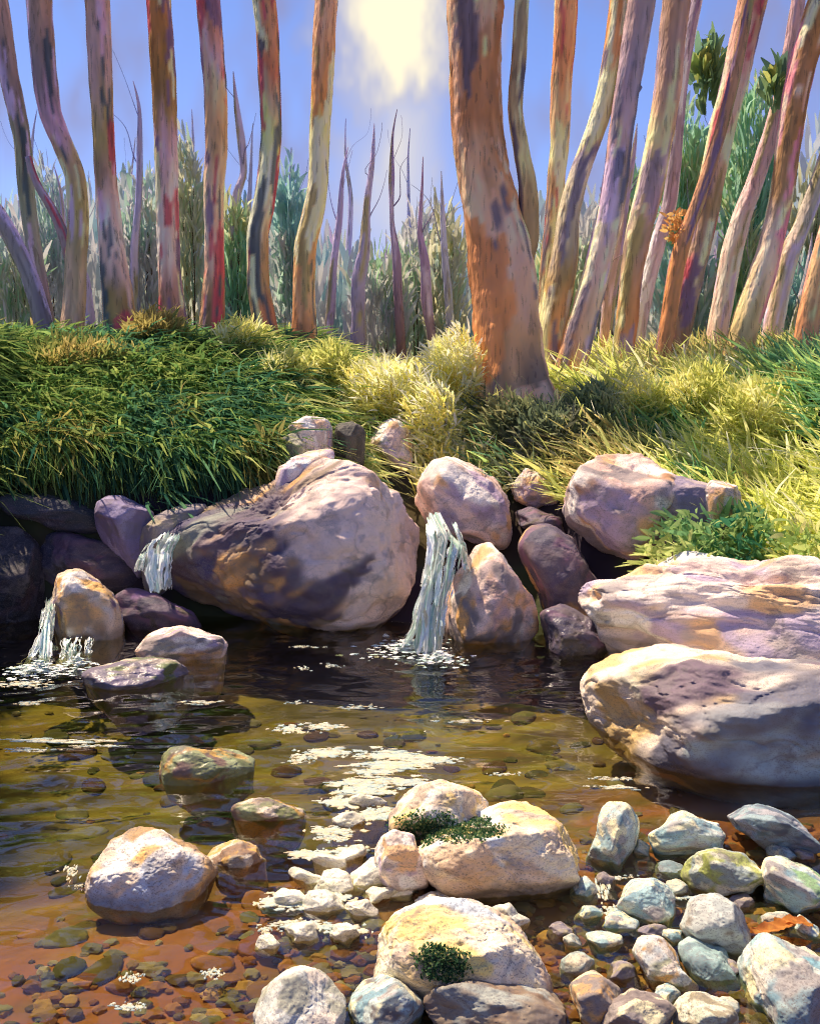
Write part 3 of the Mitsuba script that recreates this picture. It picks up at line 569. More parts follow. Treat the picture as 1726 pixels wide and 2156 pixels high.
MAUVE, OCH, PNK, CRM, GRY, DTEAL, CRIM, PURP, OLV, ORG, LAV = (150, 126, 130), (158, 116, 62), (206, 164, 150), (226, 212, 150), (150, 140, 132), (40, 70, 88), (170, 52, 74), (104, 82, 122), (132, 126, 78), (180, 116, 62), (170, 150, 190)
trees = [
    # label, depth, limbs [(pts, stops)], accents
    ('grey-green slim tree at the left end of the row, cut by the frame', 7.6, [((-10, -20, 42), (20, 160, 40), (48, 300, 36), (58, 420, 34), (75, 540, 32), (92, 640, 34), (102, 720, 40))],
     [(0, (160, 130, 116)), (200, (132, 112, 110)), (330, (128, 134, 104)), (450, (124, 134, 120)), (600, (132, 112, 128)), (700, (110, 96, 100))], [(LAV, .2), (DTEAL, .25)]),
    ('low leaning grey-purple tree leaving the frame at the bank\'s end', 7.2, [((-60, 380, 34), (-5, 450, 36), (30, 510, 36), (66, 590, 36), (92, 680, 40), (100, 730, 44))],
     [(400, (136, 120, 130)), (550, (126, 118, 124)), (700, (104, 90, 104))], [(LAV, .22), (OLV, .4)]),
    ('tree with a sharp elbow bend and an ochre-olive lower trunk', 7.4, [((82, -20, 52), (92, 130, 50), (105, 230, 46), (135, 310, 44), (160, 380, 44), (166, 450, 44), (160, 560, 44), (156, 650, 48), (150, 730, 56))],
     [(0, (158, 126, 108)), (150, (128, 110, 116)), (280, (186, 140, 170)), (330, (166, 138, 104)), (430, (168, 152, 92)), (560, (150, 134, 104)), (640, (184, 154, 130)), (710, (126, 100, 84))], [(DTEAL, 0.28), (CRM, .2), (LAV, .25)]),
    ('straight mauve-pink tree with a crimson streak and a flared olive foot', 7.1, [((204, -20, 52), (210, 120, 50), (216, 240, 46), (222, 360, 46), (230, 460, 50), (240, 560, 58), (250, 640, 66), (256, 735, 78))],
     [(0, (172, 132, 110)), (120, (178, 140, 136)), (280, (148, 126, 72)), (390, (160, 122, 104)), (480, (206, 168, 160)), (580, (176, 144, 134)), (650, (132, 108, 62))], [(CRIM, .3), (DTEAL, 0.22), ((206, 150, 178), .4)]),
    ('brown-topped tree turning pale pink lower down, darker along one side', 7.6, [((334, -20, 52), (340, 90, 52), (347, 200, 50), (350, 320, 50), (353, 430, 46), (356, 540, 46), (362, 640, 54), (368, 720, 70))],
     [(0, (160, 108, 52)), (150, (142, 104, 44)), (230, (152, 120, 76)), (290, (190, 150, 166)), (400, (196, 168, 166)), (520, (200, 170, 164)), (620, (160, 116, 104)), (700, (116, 96, 66))], [(PURP, .3), (CRM, .25), (CRIM, .3)]),
    ('orange-pink tree edged with dark teal streaks', 7.3, [((436, -20, 50), (446, 90, 50), (455, 200, 48), (456, 300, 46), (450, 420, 44), (452, 540, 42), (449, 630, 48), (446, 730, 62))],
     [(0, (176, 108, 52)), (100, (196, 150, 160)), (180, (200, 156, 112)), (300, (184, 142, 98)), (400, (200, 164, 132)), (520, (204, 164, 150)), (620, (150, 116, 84)), (710, (120, 92, 62))], [(DTEAL, 0.37), (CRIM, .3), (PURP, .3)]),
    ('wavy tree with lemon-cream midsection and rusty orange foot', 7.0, [((554, -20, 50), (564, 80, 48), (568, 180, 46), (571, 270, 44), (566, 350, 44), (556, 430, 46), (543, 500, 46), (543, 590, 46), (556, 670, 50), (580, 770, 46)) ],
     [(0, (184, 128, 84)), (150, (170, 96, 62)), (230, (170, 150, 116)), (290, (222, 200, 96)), (360, (218, 206, 150)), (440, (212, 190, 150)), (520, (166, 126, 80)), (620, (150, 118, 76)), (690, (178, 104, 66)), (760, (140, 84, 60))], [(DTEAL, 0.28), (CRIM, .3), (CRM, .3)]),
    ('orange tree with a bright lemon-cream stretch nearest the sun glow', 7.2, [((688, -20, 48), (682, 80, 48), (678, 180, 46), (672, 290, 42), (670, 380, 42), (660, 450, 46), (644, 520, 46), (640, 610, 46), (641, 680, 52), (640, 745, 64))],
     [(0, (206, 150, 116)), (120, (190, 138, 92)), (230, (184, 122, 48)), (300, (226, 206, 116)), (360, (232, 222, 150)), (430, (200, 160, 112)), (520, (188, 136, 82)), (640, (204, 156, 104)), (720, (176, 120, 70))], [(DTEAL, 0.25), (CRM, .5), (OLV, .25)]),
    ('stout old tree with a deep orange trunk and forked roots over the waterfall', 6.55, [((1000, -20, 122), (1000, 120, 112), (1002, 240, 108), (1012, 340, 112), (1030, 430, 118), (1048, 520, 130), (1062, 620, 136), (1070, 720, 142), (1078, 800, 150), (1085, 870, 176))],
     [(0, (196, 142, 104)), (120, (176, 112, 62)), (250, (164, 104, 58)), (350, (186, 138, 100)), (450, (200, 156, 124)), (560, (200, 154, 128)), (650, (180, 138, 108)), (740, (166, 126, 84)), (830, (120, 98, 80))], [((210, 156, 122), .8), ((226, 204, 130), .10), ((78, 76, 96), .35), ((180, 112, 52), .45)]),
    ('slim orange and cream tree just behind the stout old tree', 7.3, [((1192, -20, 50), (1188, 80, 48), (1180, 190, 44), (1178, 300, 40), (1170, 380, 38), (1168, 470, 44), (1160, 560, 46), (1154, 660, 50), (1150, 790, 56))],
     [(0, (200, 142, 96)), (130, (190, 118, 66)), (230, (196, 152, 108)), (330, (216, 202, 140)), (400, (176, 140, 100)), (480, (152, 112, 72)), (600, (124, 104, 84)), (700, (168, 112, 60))], [(CRM, .4), ((76, 74, 100), .45), (CRIM, .3)]),
    ('tree bending sharply right with a cream elbow beside the slim orange tree', 7.0, [((1308, -20, 46), (1296, 80, 44), (1280, 180, 44), (1258, 260, 42), (1236, 320, 40), (1212, 390, 42), (1196, 460, 46), (1188, 540, 56), (1172, 630, 62), (1160, 720, 56), (1160, 790, 52))],
     [(0, (184, 124, 60)), (140, (196, 146, 92)), (220, (222, 206, 136)), (290, (206, 190, 126)), (330, (110, 100, 128)), (400, (186, 178, 150)), (500, (150, 140, 120)), (600, (140, 118, 70)), (700, (190, 134, 72))], [((90, 88, 120), .45), (CRM, .4)]),
    ('grey-mauve tree with a long pink lower trunk and white edge', 6.9, [((1352, -20, 58), (1336, 90, 54), (1318, 200, 52), (1304, 300, 52), (1292, 400, 54), (1272, 500, 56), (1248, 600, 58), (1220, 700, 62), (1200, 800, 72))],
     [(0, (150, 124, 124)), (150, (148, 128, 142)), (300, (164, 130, 138)), (390, (140, 120, 92)), (470, (196, 160, 148)), (560, (206, 164, 150)), (660, (186, 148, 122)), (760, (164, 112, 72))], [(LAV, .22), ((80, 84, 112), .4), (CRM, .25)]),
    ('tall mauve-brown tree with a cream streak halfway up', 7.3, [((1424, -20, 60), (1414, 90, 58), (1404, 190, 56), (1388, 290, 54), (1366, 400, 56), (1342, 500, 52), (1326, 600, 46), (1316, 700, 46), (1300, 810, 52))],
     [(0, (160, 128, 104)), (120, (156, 128, 122)), (240, (178, 144, 116)), (310, (206, 184, 134)), (400, (176, 150, 124)), (500, (144, 130, 128)), (600, (166, 128, 82)), (720, (176, 118, 70))], [((130, 116, 146), .45), (CRM, .35), (OLV, .3)]),
    ('tree with a rosy pink upper trunk fading to olive brown', 7.4, [((1590, -20, 62), (1568, 70, 60), (1545, 170, 56), (1520, 270, 54), (1500, 370, 52), (1480, 470, 54), (1456, 570, 54), (1432, 670, 54), (1410, 790, 60))],
     [(0, (172, 124, 92)), (130, (196, 150, 136)), (230, (214, 168, 150)), (330, (200, 156, 132)), (420, (144, 114, 70)), (520, (150, 126, 110)), (650, (146, 118, 96)), (770, (122, 96, 66))], [(PURP, .4), (CRIM, .35), (CRM, .25)]),
    ('curving brown tree whose pale lower trunk sweeps toward the stream', 7.2, [((1740, -20, 62), (1705, 80, 58), (1678, 180, 56), (1660, 290, 54), (1648, 390, 50), (1630, 480, 50), (1606, 570, 56), (1576, 660, 58), (1552, 740, 58), (1530, 820, 64))],
     [(0, (160, 112, 52)), (150, (150, 104, 66)), (300, (148, 108, 64)), (400, (140, 108, 74)), (480, (170, 150, 140)), (570, (196, 172, 152)), (680, (186, 168, 112)), (780, (150, 126, 80))], [((196, 110, 140), .4), (CRM, .25), ((214, 170, 152), .35)]),
    ('pink-grey slender trunk rising inside the dense right-hand stand', 8.0, [((1590, 380, 36), (1560, 460, 40), (1538, 540, 44), (1524, 620, 44), (1508, 710, 44), (1496, 800, 48))],
     [(380, (176, 140, 146)), (520, (206, 170, 160)), (640, (196, 166, 156)), (780, (150, 120, 100))], [(LAV, .22), (OLV, .3)]),
    ('short pinkish trunk between the curving brown tree and the frame', 7.8, [((1690, 470, 36), (1660, 540, 42), (1640, 620, 42), (1625, 700, 42), (1612, 820, 48))],
     [(470, (160, 150, 140)), (580, (206, 170, 152)), (700, (170, 144, 138)), (800, (140, 110, 90))], [(LAV, .22), (OLV, .4)]),
    ('orange-tan trunk at the right end of the row, cut by the frame', 7.0, [((1775, 380, 44), (1745, 490, 46), (1722, 580, 48), (1700, 680, 48), (1682, 820, 56))],
     [(380, (180, 130, 90)), (560, (206, 150, 104)), (700, (180, 120, 76)), (800, (150, 100, 70))], [((206, 120, 120), .4), (CRM, .3)]),
    ('thin rusty trunk in front of the dense right-hand stand', 7.1, [((1470, 420, 28), (1440, 500, 32), (1422, 570, 34), (1408, 660, 34), (1392, 790, 38))],
     [(420, (156, 112, 84)), (540, (190, 126, 70)), (680, (170, 110, 62)), (780, (130, 94, 66))], [(PURP, .4), (OLV, .3)]),
    ('slim lavender-grey trunk with a white edge leaning right', 7.7, [((1410, 420, 30), (1382, 520, 34), (1358, 610, 36), (1340, 700, 36), (1322, 810, 40))],
     [(420, (140, 126, 146)), (560, (170, 160, 180)), (700, (150, 136, 150)), (800, (120, 104, 110))], [((220, 214, 220), .4), (PURP, .4)]),
]
tree_keys = []
for i, (lab, depth, limbs, stops, acc) in enumerate(trees):
    t = thing('tree', lab, 'tree', )
    tree_keys.append(t)
    for pts in limbs:
        P, R = add_limb('trunk', t, pts, depth, stops, acc, top=1.0 if pts[0][1] < 60 else 3.0, ground=True, tilt=0.25, n=260 if i == 8 else 200, sides=40 if i == 8 else 24, wob=.13 if i == 8 else .10, butt=.45 if i == 8 else .12)
# extra limbs
BIGT, T2, T1, T13 = tree_keys[8], tree_keys[2], tree_keys[0], tree_keys[12]
add_limb('branch', BIGT, ((1100, -20, 30), (1092, 120, 32), (1084, 220, 32), (1098, 320, 34), (1112, 410, 40), (1112, 490, 44), (1094, 570, 46), (1070, 650, 40)), 6.66, [(0, (150, 130, 96)), (200, (150, 122, 84)), (330, (206, 186, 120)), (420, (164, 132, 84)), (560, (130, 104, 74))], [((60, 60, 92), .5), (CRM, .3)], top=2.0)
add_limb('root', BIGT, ((1086, 690, 26), (1112, 760, 44), (1146, 815, 36), (1184, 868, 22)), 6.40, [(700, (170, 122, 84)), (860, (184, 120, 84))], [((222, 160, 124), .5)], tilt=1.0, butt=0)
add_limb('branch', T13, ((1345, 180, 16), (1320, 225, 18), (1302, 270, 20), (1290, 340, 24)), 7.2, [(180, (90, 96, 136)), (340, (110, 100, 130))], [(PURP, .4)])
add_limb('branch', T2, ((60, 330, 14), (80, 390, 16), (110, 440, 20), (142, 520, 24), (156, 600, 26)), 7.45, [(330, (140, 130, 150)), (600, (130, 110, 110))], [(LAV, .22), (CRIM, .3)])

thin = [
    ('thin dark purple sapling with a pointed tip in the gap below the sun glow', 9.0, ((828, 300, 8), (822, 380, 16), (826, 460, 12), (834, 540, 22), (840, 640, 26), (842, 760, 30)), (96, 60, 104), (120, 92, 70)),
    ('purple sapling leaning right, brown near the ground, beside the stout old tree', 8.6, ((886, 400, 8), (886, 480, 14), (892, 560, 26), (902, 640, 32), (906, 720, 24), (910, 780, 26)), (120, 70, 110), (110, 88, 62)),
    ('broad slate-purple trunk alone below the sun glow', 8.4, ((782, 330, 14), (776, 430, 20), (764, 520, 30), (756, 600, 40), (750, 700, 44), (746, 800, 48)), (120, 110, 160), (92, 84, 120)),
    ('pale mauve sapling next to the lemon-cream orange tree', 9.2, ((722, 380, 12), (714, 460, 18), (704, 540, 20), (696, 640, 24), (690, 740, 26)), (160, 126, 172), (140, 118, 150)),
    ('crooked grey sapling with a kink between the orange-pink and wavy trees', 8.6, ((500, 220, 22), (506, 300, 22), (516, 360, 18), (500, 410, 22), (488, 470, 22), (484, 560, 26), (490, 740, 30)), (140, 128, 148), (92, 96, 86)),
    ('thin slate sapling left of the brown-topped tree', 8.8, ((292, 240, 12), (296, 320, 18), (290, 420, 20), (286, 540, 24), (290, 730, 28)), (120, 120, 164), (96, 108, 116)),
    ('grey-blue sapling left of the straight mauve-pink tree', 8.4, ((128, 420, 10), (140, 500, 16), (178, 590, 22), (192, 660, 24), (198, 740, 26)), (150, 130, 170), (120, 104, 130)),
    ('lilac sapling half hidden behind the wavy tree', 9.4, ((610, 380, 12), (606, 480, 18), (600, 580, 22), (598, 740, 26)), (96, 112, 112), (70, 96, 92)),
    ('violet trunk behind the fork of the grey-mauve tree', 8.2, ((1330, 330, 18), (1318, 430, 22), (1300, 530, 26), (1286, 640, 30), (1268, 800, 34)), (130, 96, 130), (112, 92, 110)),
    ('dark slate trunk deep between the tall mauve-brown and rosy trees', 8.4, ((1480, 480, 20), (1462, 560, 26), (1444, 660, 30), (1430, 800, 34)), (92, 88, 124), (84, 80, 92)),
    ('brown stem low between the grey-mauve and tall mauve-brown trees', 7.6, ((1300, 520, 20), (1284, 600, 26), (1272, 690, 28), (1262, 820, 32)), (150, 112, 84), (160, 110, 66)),
    ('mauve stem standing close behind the curving brown tree', 8.6, ((1620, 540, 22), (1600, 620, 26), (1588, 700, 28), (1578, 820, 32)), (170, 130, 150), (132, 110, 104)),
    ('dark green-grey stem between the pinkish short trunk and the frame', 8.2, ((1700, 560, 20), (1684, 640, 26), (1668, 720, 28), (1660, 820, 30)), (92, 104, 92), (84, 84, 72)),
    ('narrow grey stem just left of the stout old tree', 8.8, ((930, 430, 12), (936, 520, 18), (944, 620, 22), (950, 780, 26)), (140, 150, 170), (130, 130, 110)),
]
thin += [
    ('faint blue-grey sapling between the slim tree and the elbow-bent tree', 9.6, ((70, 300, 8), (64, 400, 14), (58, 520, 18), (54, 620, 20), (52, 740, 24)), (130, 140, 176), (120, 130, 140)),
    ('faint lilac sapling right of the straight mauve-pink tree', 9.8, ((276, 360, 6), (268, 450, 12), (262, 560, 16), (270, 740, 20)), (166, 150, 196), (140, 136, 150)),
    ('faint mauve sapling close to the orange-pink tree', 9.8, ((404, 300, 8), (398, 400, 14), (402, 520, 18), (396, 740, 22)), (150, 150, 186), (128, 130, 120)),
    ('faint teal-grey sapling just before the wavy tree', 9.8, ((530, 330, 8), (524, 420, 14), (520, 540, 18), (524, 740, 22)), (140, 150, 170), (104, 124, 116)),
    ('faint slate sapling in the gap right of the pointed purple sapling', 10.2, ((862, 340, 6), (858, 440, 10), (866, 560, 16), (872, 660, 20), (872, 770, 22)), (140, 150, 196), (130, 140, 130)),
    ('faint lavender sapling just left of the broad slate-purple trunk', 10.4, ((730, 320, 6), (736, 420, 12), (732, 540, 16), (728, 660, 18), (726, 780, 20)), (164, 150, 204), (150, 140, 160)),
    ('faint mauve sapling between the slim orange tree and the cream-elbowed tree', 9.6, ((1222, 440, 8), (1214, 540, 16), (1206, 640, 20), (1200, 790, 24)), (150, 136, 150), (130, 116, 104)),
    ('faint pink sapling high between the rosy and curving brown trees', 9.4, ((1640, 220, 8), (1606, 330, 16), (1580, 430, 20), (1556, 540, 24), (1530, 800, 28)), (176, 140, 160), (140, 120, 112)),
    ('faint grey-green sapling between the tall mauve-brown and rosy trees', 9.6, ((1500, 250, 8), (1462, 360, 14), (1436, 470, 18), (1412, 600, 22), (1390, 800, 26)), (150, 150, 160), (126, 130, 104)),
]
for i, (lab, depth, pts, c1, c2) in enumerate(thin):
    c1 = tuple(.5 * np.array(c1) + .5 * np.array((164, 160, 206)))  # pale lavender mixed in so haze sits in the sapling colour
    t = thing('sapling', lab, 'sapling')
    x0, y0, w0 = pts[0]
    dx = (x0 - pts[1][0]) / max(pts[1][1] - y0, 1)
    pts = ((x0 + dx * 70 + 5 * math.sin(i), y0 - 70, 2.0),) + ((x0, y0, min(w0, pts[1][2] * .62)),) + tuple(pts[1:])
    pts = tuple((px + 3 * math.sin(py * .035 + i), py, w * .78) for px, py, w in pts)
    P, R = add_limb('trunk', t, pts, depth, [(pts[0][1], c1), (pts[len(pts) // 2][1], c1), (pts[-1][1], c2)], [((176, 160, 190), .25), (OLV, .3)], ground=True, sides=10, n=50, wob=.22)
    rng = np.random.default_rng(4000 + i)
    for k in range(2 if i < 14 else 1):
        j = len(P) - 2 - k % 4
        w = rng.uniform(.1, .9)
        o = P[j - 1] * (1 - w) + P[j] * w
        d = np.array([rng.choice([-1, 1]) * rng.uniform(.3, .6), rng.normal(0, .2), 1.0]); L0 = rng.uniform(.2, .45)
        q = [o, o + d * L0 * .3 + rng.normal(size=3) * .02, o + d * L0 * .7 + rng.normal(size=3) * .03 + np.array([0, 0, .04]), o + d * L0 + rng.normal(size=3) * .03 + np.array([0, 0, .12])]
        v, f, h, an = tube(q, [R[j] * .26, R[j] * .18, R[j] * .1, .0015], sides=6, n=12, seed=k)
        part('branch', t, v, f, np.tile(lin(c1), (len(v), 1)), 'bark')


# ------------------------------------------------------------------ dabs: grass blades, leaves
def dabs(root, dirs, length, width, col, droop=None, seed=0, segs=3, profile=None, face=0.5, tipcol=None):
    rng = np.random.default_rng(seed)
    n = len(root)
    dirs = dirs / np.linalg.norm(dirs, axis=1, keepdims=True)
    side = rng.normal(size=(n, 3)); side[:, 1] *= (1 - face)
    side -= dirs * (side * dirs).sum(1, keepdims=True)
    side /= np.linalg.norm(side, axis=1, keepdims=True) + 1e-9
    prof = np.array(profile or [0.5, 1.0, 0.9, 0.25])
    t = np.linspace(0, 1, segs + 1)
    droop = np.zeros((n, 3)) if droop is None else droop
    c = root[:, None] + dirs[:, None] * (length[:, None] * t)[..., None] + droop[:, None] * (length[:, None] * t ** 2)[..., None]
    bow = np.cross(dirs, side)
    w = side[:, None] * (0.5 * width[:, None] * prof)[..., None]
    v = np.stack([c - w, c + w], 2)                      # n, segs+1, 2, 3
    k = np.arange(n)[:, None] * (segs + 1) * 2
    s = np.arange(segs)[None] * 2
    f = np.stack([k + s, k + s + 1, k + s + 3, k + s + 2], -1).reshape(-1, 4)
    cc = np.repeat(col, (segs + 1) * 2, axis=0)
    cc = cc * np.repeat(rng.uniform(.88, 1.12, (n * (segs + 1), 1)), 2, axis=0)
    return v.reshape(-1, 3), f, cc


LEAFGAIN = 1.35


def pick(rng, pal, n, gain=1.0):
    w = np.array([e[1] for e in pal], float)
    i = rng.choice(len(pal), n, p=w / w.sum())
    c = np.array([lin(e[0]) for e in pal])[i]
    c = .80 * c + .20 * c.mean(1, keepdims=True) * np.array([1.0, 1.0, .95])
    return np.clip(c * rng.uniform(.8, 1.2, (n, 1)) * gain * LEAFGAIN, 0.003, .9)


def clumped(P, pals, freq, seed, rng, gain=1.0):
    """each blade takes its colour from the palette of the clump it stands in"""
    s = np.array([meshkit.fbm(P * freq, 2, seed + i * 5) for i in range(len(pals))]).argmax(0)
    out = np.zeros((len(P), 3))
    for i, pal in enumerate(pals):
        m = s == i
        out[m] = pick(rng, pal, m.sum(), gain)
    return out


def merge(items):
    V, F, C, o = [], [], [], 0
    for v, f, c in items:
        V.append(v); F.append(f + o); C.append(c); o += len(v)
    return np.vstack(V), np.vstack(F), np.vstack(C)


# left bank: long drooping grass
rng = np.random.default_rng(5)


def clear_of_rocks(x, y, front=.35):
    ok = np.ones(len(x), bool)
    for fx, fy, rx, ry in FEET:
        ok &= ~((np.abs(x - fx) < rx * 1.05) & (y > fy - ry - front) & (y < fy + ry * .6))
    return ok


def on_ground(x, y, lift=0.0):
    return np.stack([x, y, ground_z(x, y) + lift], -1)


out = []
n = 42000
x = rng.uniform(-3.6, -0.10, n); y = rng.uniform(5.38, 8.2, n)
keep = ((x < -0.55) & (y > 5.70)) | (y > 5.80 + 0.55 * (x + 0.55))
x, y = x[keep], y[keep]; n = len(x)
ok = clear_of_rocks(x, y, .30); x, y = x[ok], y[ok]; n = len(x)
P = on_ground(x, y, 0.02)
d = np.stack([rng.normal(.35, .35, n), rng.normal(-.45, .25, n), rng.uniform(.25, .9, n)], -1)
g = np.stack([rng.normal(.25, .2, n), rng.normal(-.25, .15, n), rng.uniform(-1.0, -.35, n)], -1)
gold = [((156, 150, 66), 3), ((138, 130, 56), 2), ((120, 136, 60), 2.5), ((176, 156, 84), 1)]
green = [((112, 140, 58), 3), ((92, 130, 60), 2), ((140, 156, 70), 2), ((70, 118, 66), 1)]
emer = [((70, 124, 84), 3), ((60, 106, 76), 2), ((92, 146, 96), 1.2), ((120, 150, 70), 1.5), ((34, 84, 66), 1)]
brt = [((196, 196, 110), 3), ((170, 180, 90), 2), ((220, 214, 150), 1.2), ((130, 170, 110), 1)]
lip = sstep(6.1, 5.45, y)
top = np.array([[0]])
c1 = clumped(P, [gold, green, green, emer], 1.6, 31, rng)
c2 = clumped(P, [emer, green, emer], 2.2, 41, rng)
c3 = clumped(P, [brt, green, brt], 2.0, 51, rng)
wsel = rng.random(n)
c = np.where((wsel < lip * .9)[:, None], c2, c1)
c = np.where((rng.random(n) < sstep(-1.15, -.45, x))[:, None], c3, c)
c = c * 1.15
L_ = rng.uniform(.16, .34, n); W_ = np.where(rng.random(n) < .55, rng.uniform(.010, .024, n), rng.uniform(.004, .009, n))
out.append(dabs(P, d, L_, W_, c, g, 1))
# fringe hanging over the lip, in layers down the undercut
n = 5600
x = rng.uniform(-3.2, -0.55, n); k = rng.uniform(0, 1, n) ** 1.6
y = 5.70 - 0.10 * k + 0.03 * rng.normal(size=n)
P = np.stack([x, y, ground_z(x, np.full(n, 5.72)) - .02 - .05 * k + .04 * rng.normal(size=n)], -1)
d = np.stack([rng.normal(.35, .25, n), rng.normal(-.75, .2, n), rng.normal(.05, .25, n)], -1)
g = np.stack([rng.normal(.12, .1, n), rng.normal(-.0, .1, n), rng.uniform(-1.1, -.6, n)], -1)
c = clumped(P, [emer, green, emer, gold], 2.6, 61, rng)
out.append(dabs(P, d, rng.uniform(.10, .22, n), np.where(rng.random(n) < .6, rng.uniform(.010, .022, n), rng.uniform(.004, .009, n)), c, g * .75, 2))
v, f, c = merge(out)
struct('grass', v, f, c, 'leaf', kind='stuff', label='olive and emerald grass drooping over the shaded left bank')

# middle: sunlit cream-yellow grass round the head of the fall
out = []
n = 15000
x = rng.uniform(-.75, 1.0, n); y = rng.uniform(5.9, 8.2, n)
ok = clear_of_rocks(x, y); x, y = x[ok], y[ok]; n = len(x)
P = on_ground(x, y, 0.0)
d = np.stack([rng.normal(-.1, .45, n), rng.normal(-.2, .3, n), rng.uniform(.6, 1.1, n)], -1)
g = np.stack([rng.normal(0, .3, n), rng.normal(-.1, .2, n), rng.uniform(-.6, .0, n)], -1)
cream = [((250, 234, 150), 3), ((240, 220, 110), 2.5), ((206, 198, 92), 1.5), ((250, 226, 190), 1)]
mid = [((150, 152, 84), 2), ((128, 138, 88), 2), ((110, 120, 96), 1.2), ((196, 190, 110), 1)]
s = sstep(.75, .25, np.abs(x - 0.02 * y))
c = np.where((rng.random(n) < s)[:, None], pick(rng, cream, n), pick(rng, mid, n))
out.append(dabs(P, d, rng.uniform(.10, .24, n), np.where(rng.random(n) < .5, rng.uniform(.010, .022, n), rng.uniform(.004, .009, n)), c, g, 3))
v, f, c = merge(out)
struct('grass_001', v, f, c, 'leaf', kind='stuff', label='sunlit cream-yellow grass at the head of the middle waterfall')

# right bank
out = []
n = 42000
x = rng.uniform(.45, 4.0, n); y = rng.uniform(4.75, 8.4, n)
keep = y > np.interp(x, [.45, .8, 1.0, 1.3, 1.5, 4], [6.0, 5.75, 5.55, 5.3, 4.95, 4.75])
x, y = x[keep], y[keep]; n = len(x)
ok = clear_of_rocks(x, y); x, y = x[ok], y[ok]; n = len(x)
P = on_ground(x, y, 0.0)
d = np.stack([rng.normal(-.55, .3, n), rng.normal(-.25, .25, n), rng.uniform(.55, 1.0, n)], -1)
g = np.stack([rng.normal(-.1, .25, n), rng.normal(-.1, .2, n), rng.uniform(-.5, .05, n)], -1)
lime = [((214, 216, 110), 3), ((186, 194, 88), 2.5), ((236, 234, 160), 1.6), ((150, 164, 76), 1.3)]
oliv = [((166, 160, 84), 2), ((186, 168, 100), 1.5), ((140, 150, 84), 2), ((206, 194, 130), 1)]
gree = [((110, 156, 88), 2), ((90, 140, 96), 1.5), ((150, 184, 96), 1.5), ((70, 128, 92), 1)]
c = clumped(P, [lime, oliv, lime, lime, gree], 1.9, 71, rng) * 1.25
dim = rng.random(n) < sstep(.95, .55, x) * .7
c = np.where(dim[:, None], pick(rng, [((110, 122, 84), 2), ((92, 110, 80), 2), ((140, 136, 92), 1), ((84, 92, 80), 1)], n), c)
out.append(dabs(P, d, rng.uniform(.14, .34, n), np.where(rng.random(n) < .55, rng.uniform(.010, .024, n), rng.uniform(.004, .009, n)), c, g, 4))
v, f, c = merge(out)
struct('grass_002', v, f, c, 'leaf', kind='stuff', label='lime and olive grass sweeping up the sunny right bank')


# unseen tree added on the near left bank to shade that end of the pool
def added_shade_tree():
    rng = np.random.default_rng(88)
    key = thing('tree', 'unseen leafy tree added on the near left bank to shade the dark end of the pool', 'tree')
    P = np.array([[-4.7, 5.2, .3], [-4.65, 5.15, 2.2], [-4.6, 5.05, 4.2], [-4.55, 5.0, 6.0]])
    v, f, h, an = tube(P, [.2, .17, .13, .04], sides=14, n=40, seed=3)
    part('trunk', key, v, f, bark_color(h, an, [0, 6], np.array([lin((150, 120, 96)), lin((160, 130, 110))]), [((214, 170, 152), .35)], 5), 'bark')
    n = 5200
    u = rng.normal(size=(n, 3)); u /= np.linalg.norm(u, axis=1, keepdims=True)
    u *= (rng.random(n) ** .4)[:, None]
    Q = np.array([-4.5, 5.0, 5.2]) + u * np.array([.95, 1.0, 1.0]) * (.6 + .8 * meshkit.fbm(u * 2.5, 2, 4)[:, None])
    v, f, c = dabs(Q, rng.normal(size=(n, 3)) + u, rng.uniform(.12, .22, n), rng.uniform(.05, .09, n), pick(rng, [((96, 126, 66), 2), ((120, 146, 76), 1)], n), None, 6, face=0)
    part('crown', key, v, f, c, 'leaf')


added_shade_tree()


# far-off undergrowth and saplings as one mass, bluish haze painted into the colours
rng = np.random.default_rng(505)
n = 18000
y = rng.uniform(9.6, 14.0, n); x = rng.uniform(-.62, .62, n) * y
hmax = (1.2 + .35 * sstep(.12, .3, x / y) - .55 * np.exp(-((x / y + .03) / .09) ** 2)) * (.45 + 1.0 * meshkit.fbm(np.stack([x * 1.3, y * .9, 0 * x], -1), 3, 61)) * (y / 11)
P = np.stack([x, y, ground_z(x, y) + hmax * rng.random(n) ** 1.25], -1)
d = np.stack([rng.normal(0, .14, n), rng.normal(0, .2, n), np.ones(n)], -1)
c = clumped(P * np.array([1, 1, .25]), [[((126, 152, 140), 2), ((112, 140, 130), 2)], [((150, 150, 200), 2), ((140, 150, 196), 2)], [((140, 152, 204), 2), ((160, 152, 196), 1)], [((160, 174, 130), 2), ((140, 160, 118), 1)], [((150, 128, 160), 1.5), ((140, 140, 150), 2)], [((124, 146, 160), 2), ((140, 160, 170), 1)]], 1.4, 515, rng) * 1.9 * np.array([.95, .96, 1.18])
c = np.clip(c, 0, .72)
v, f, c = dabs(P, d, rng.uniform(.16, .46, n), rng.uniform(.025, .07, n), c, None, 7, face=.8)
struct('undergrowth', v, f, c, 'leaf', kind='stuff', label='green and lavender undergrowth with painted haze filling the gaps far behind the trunks')

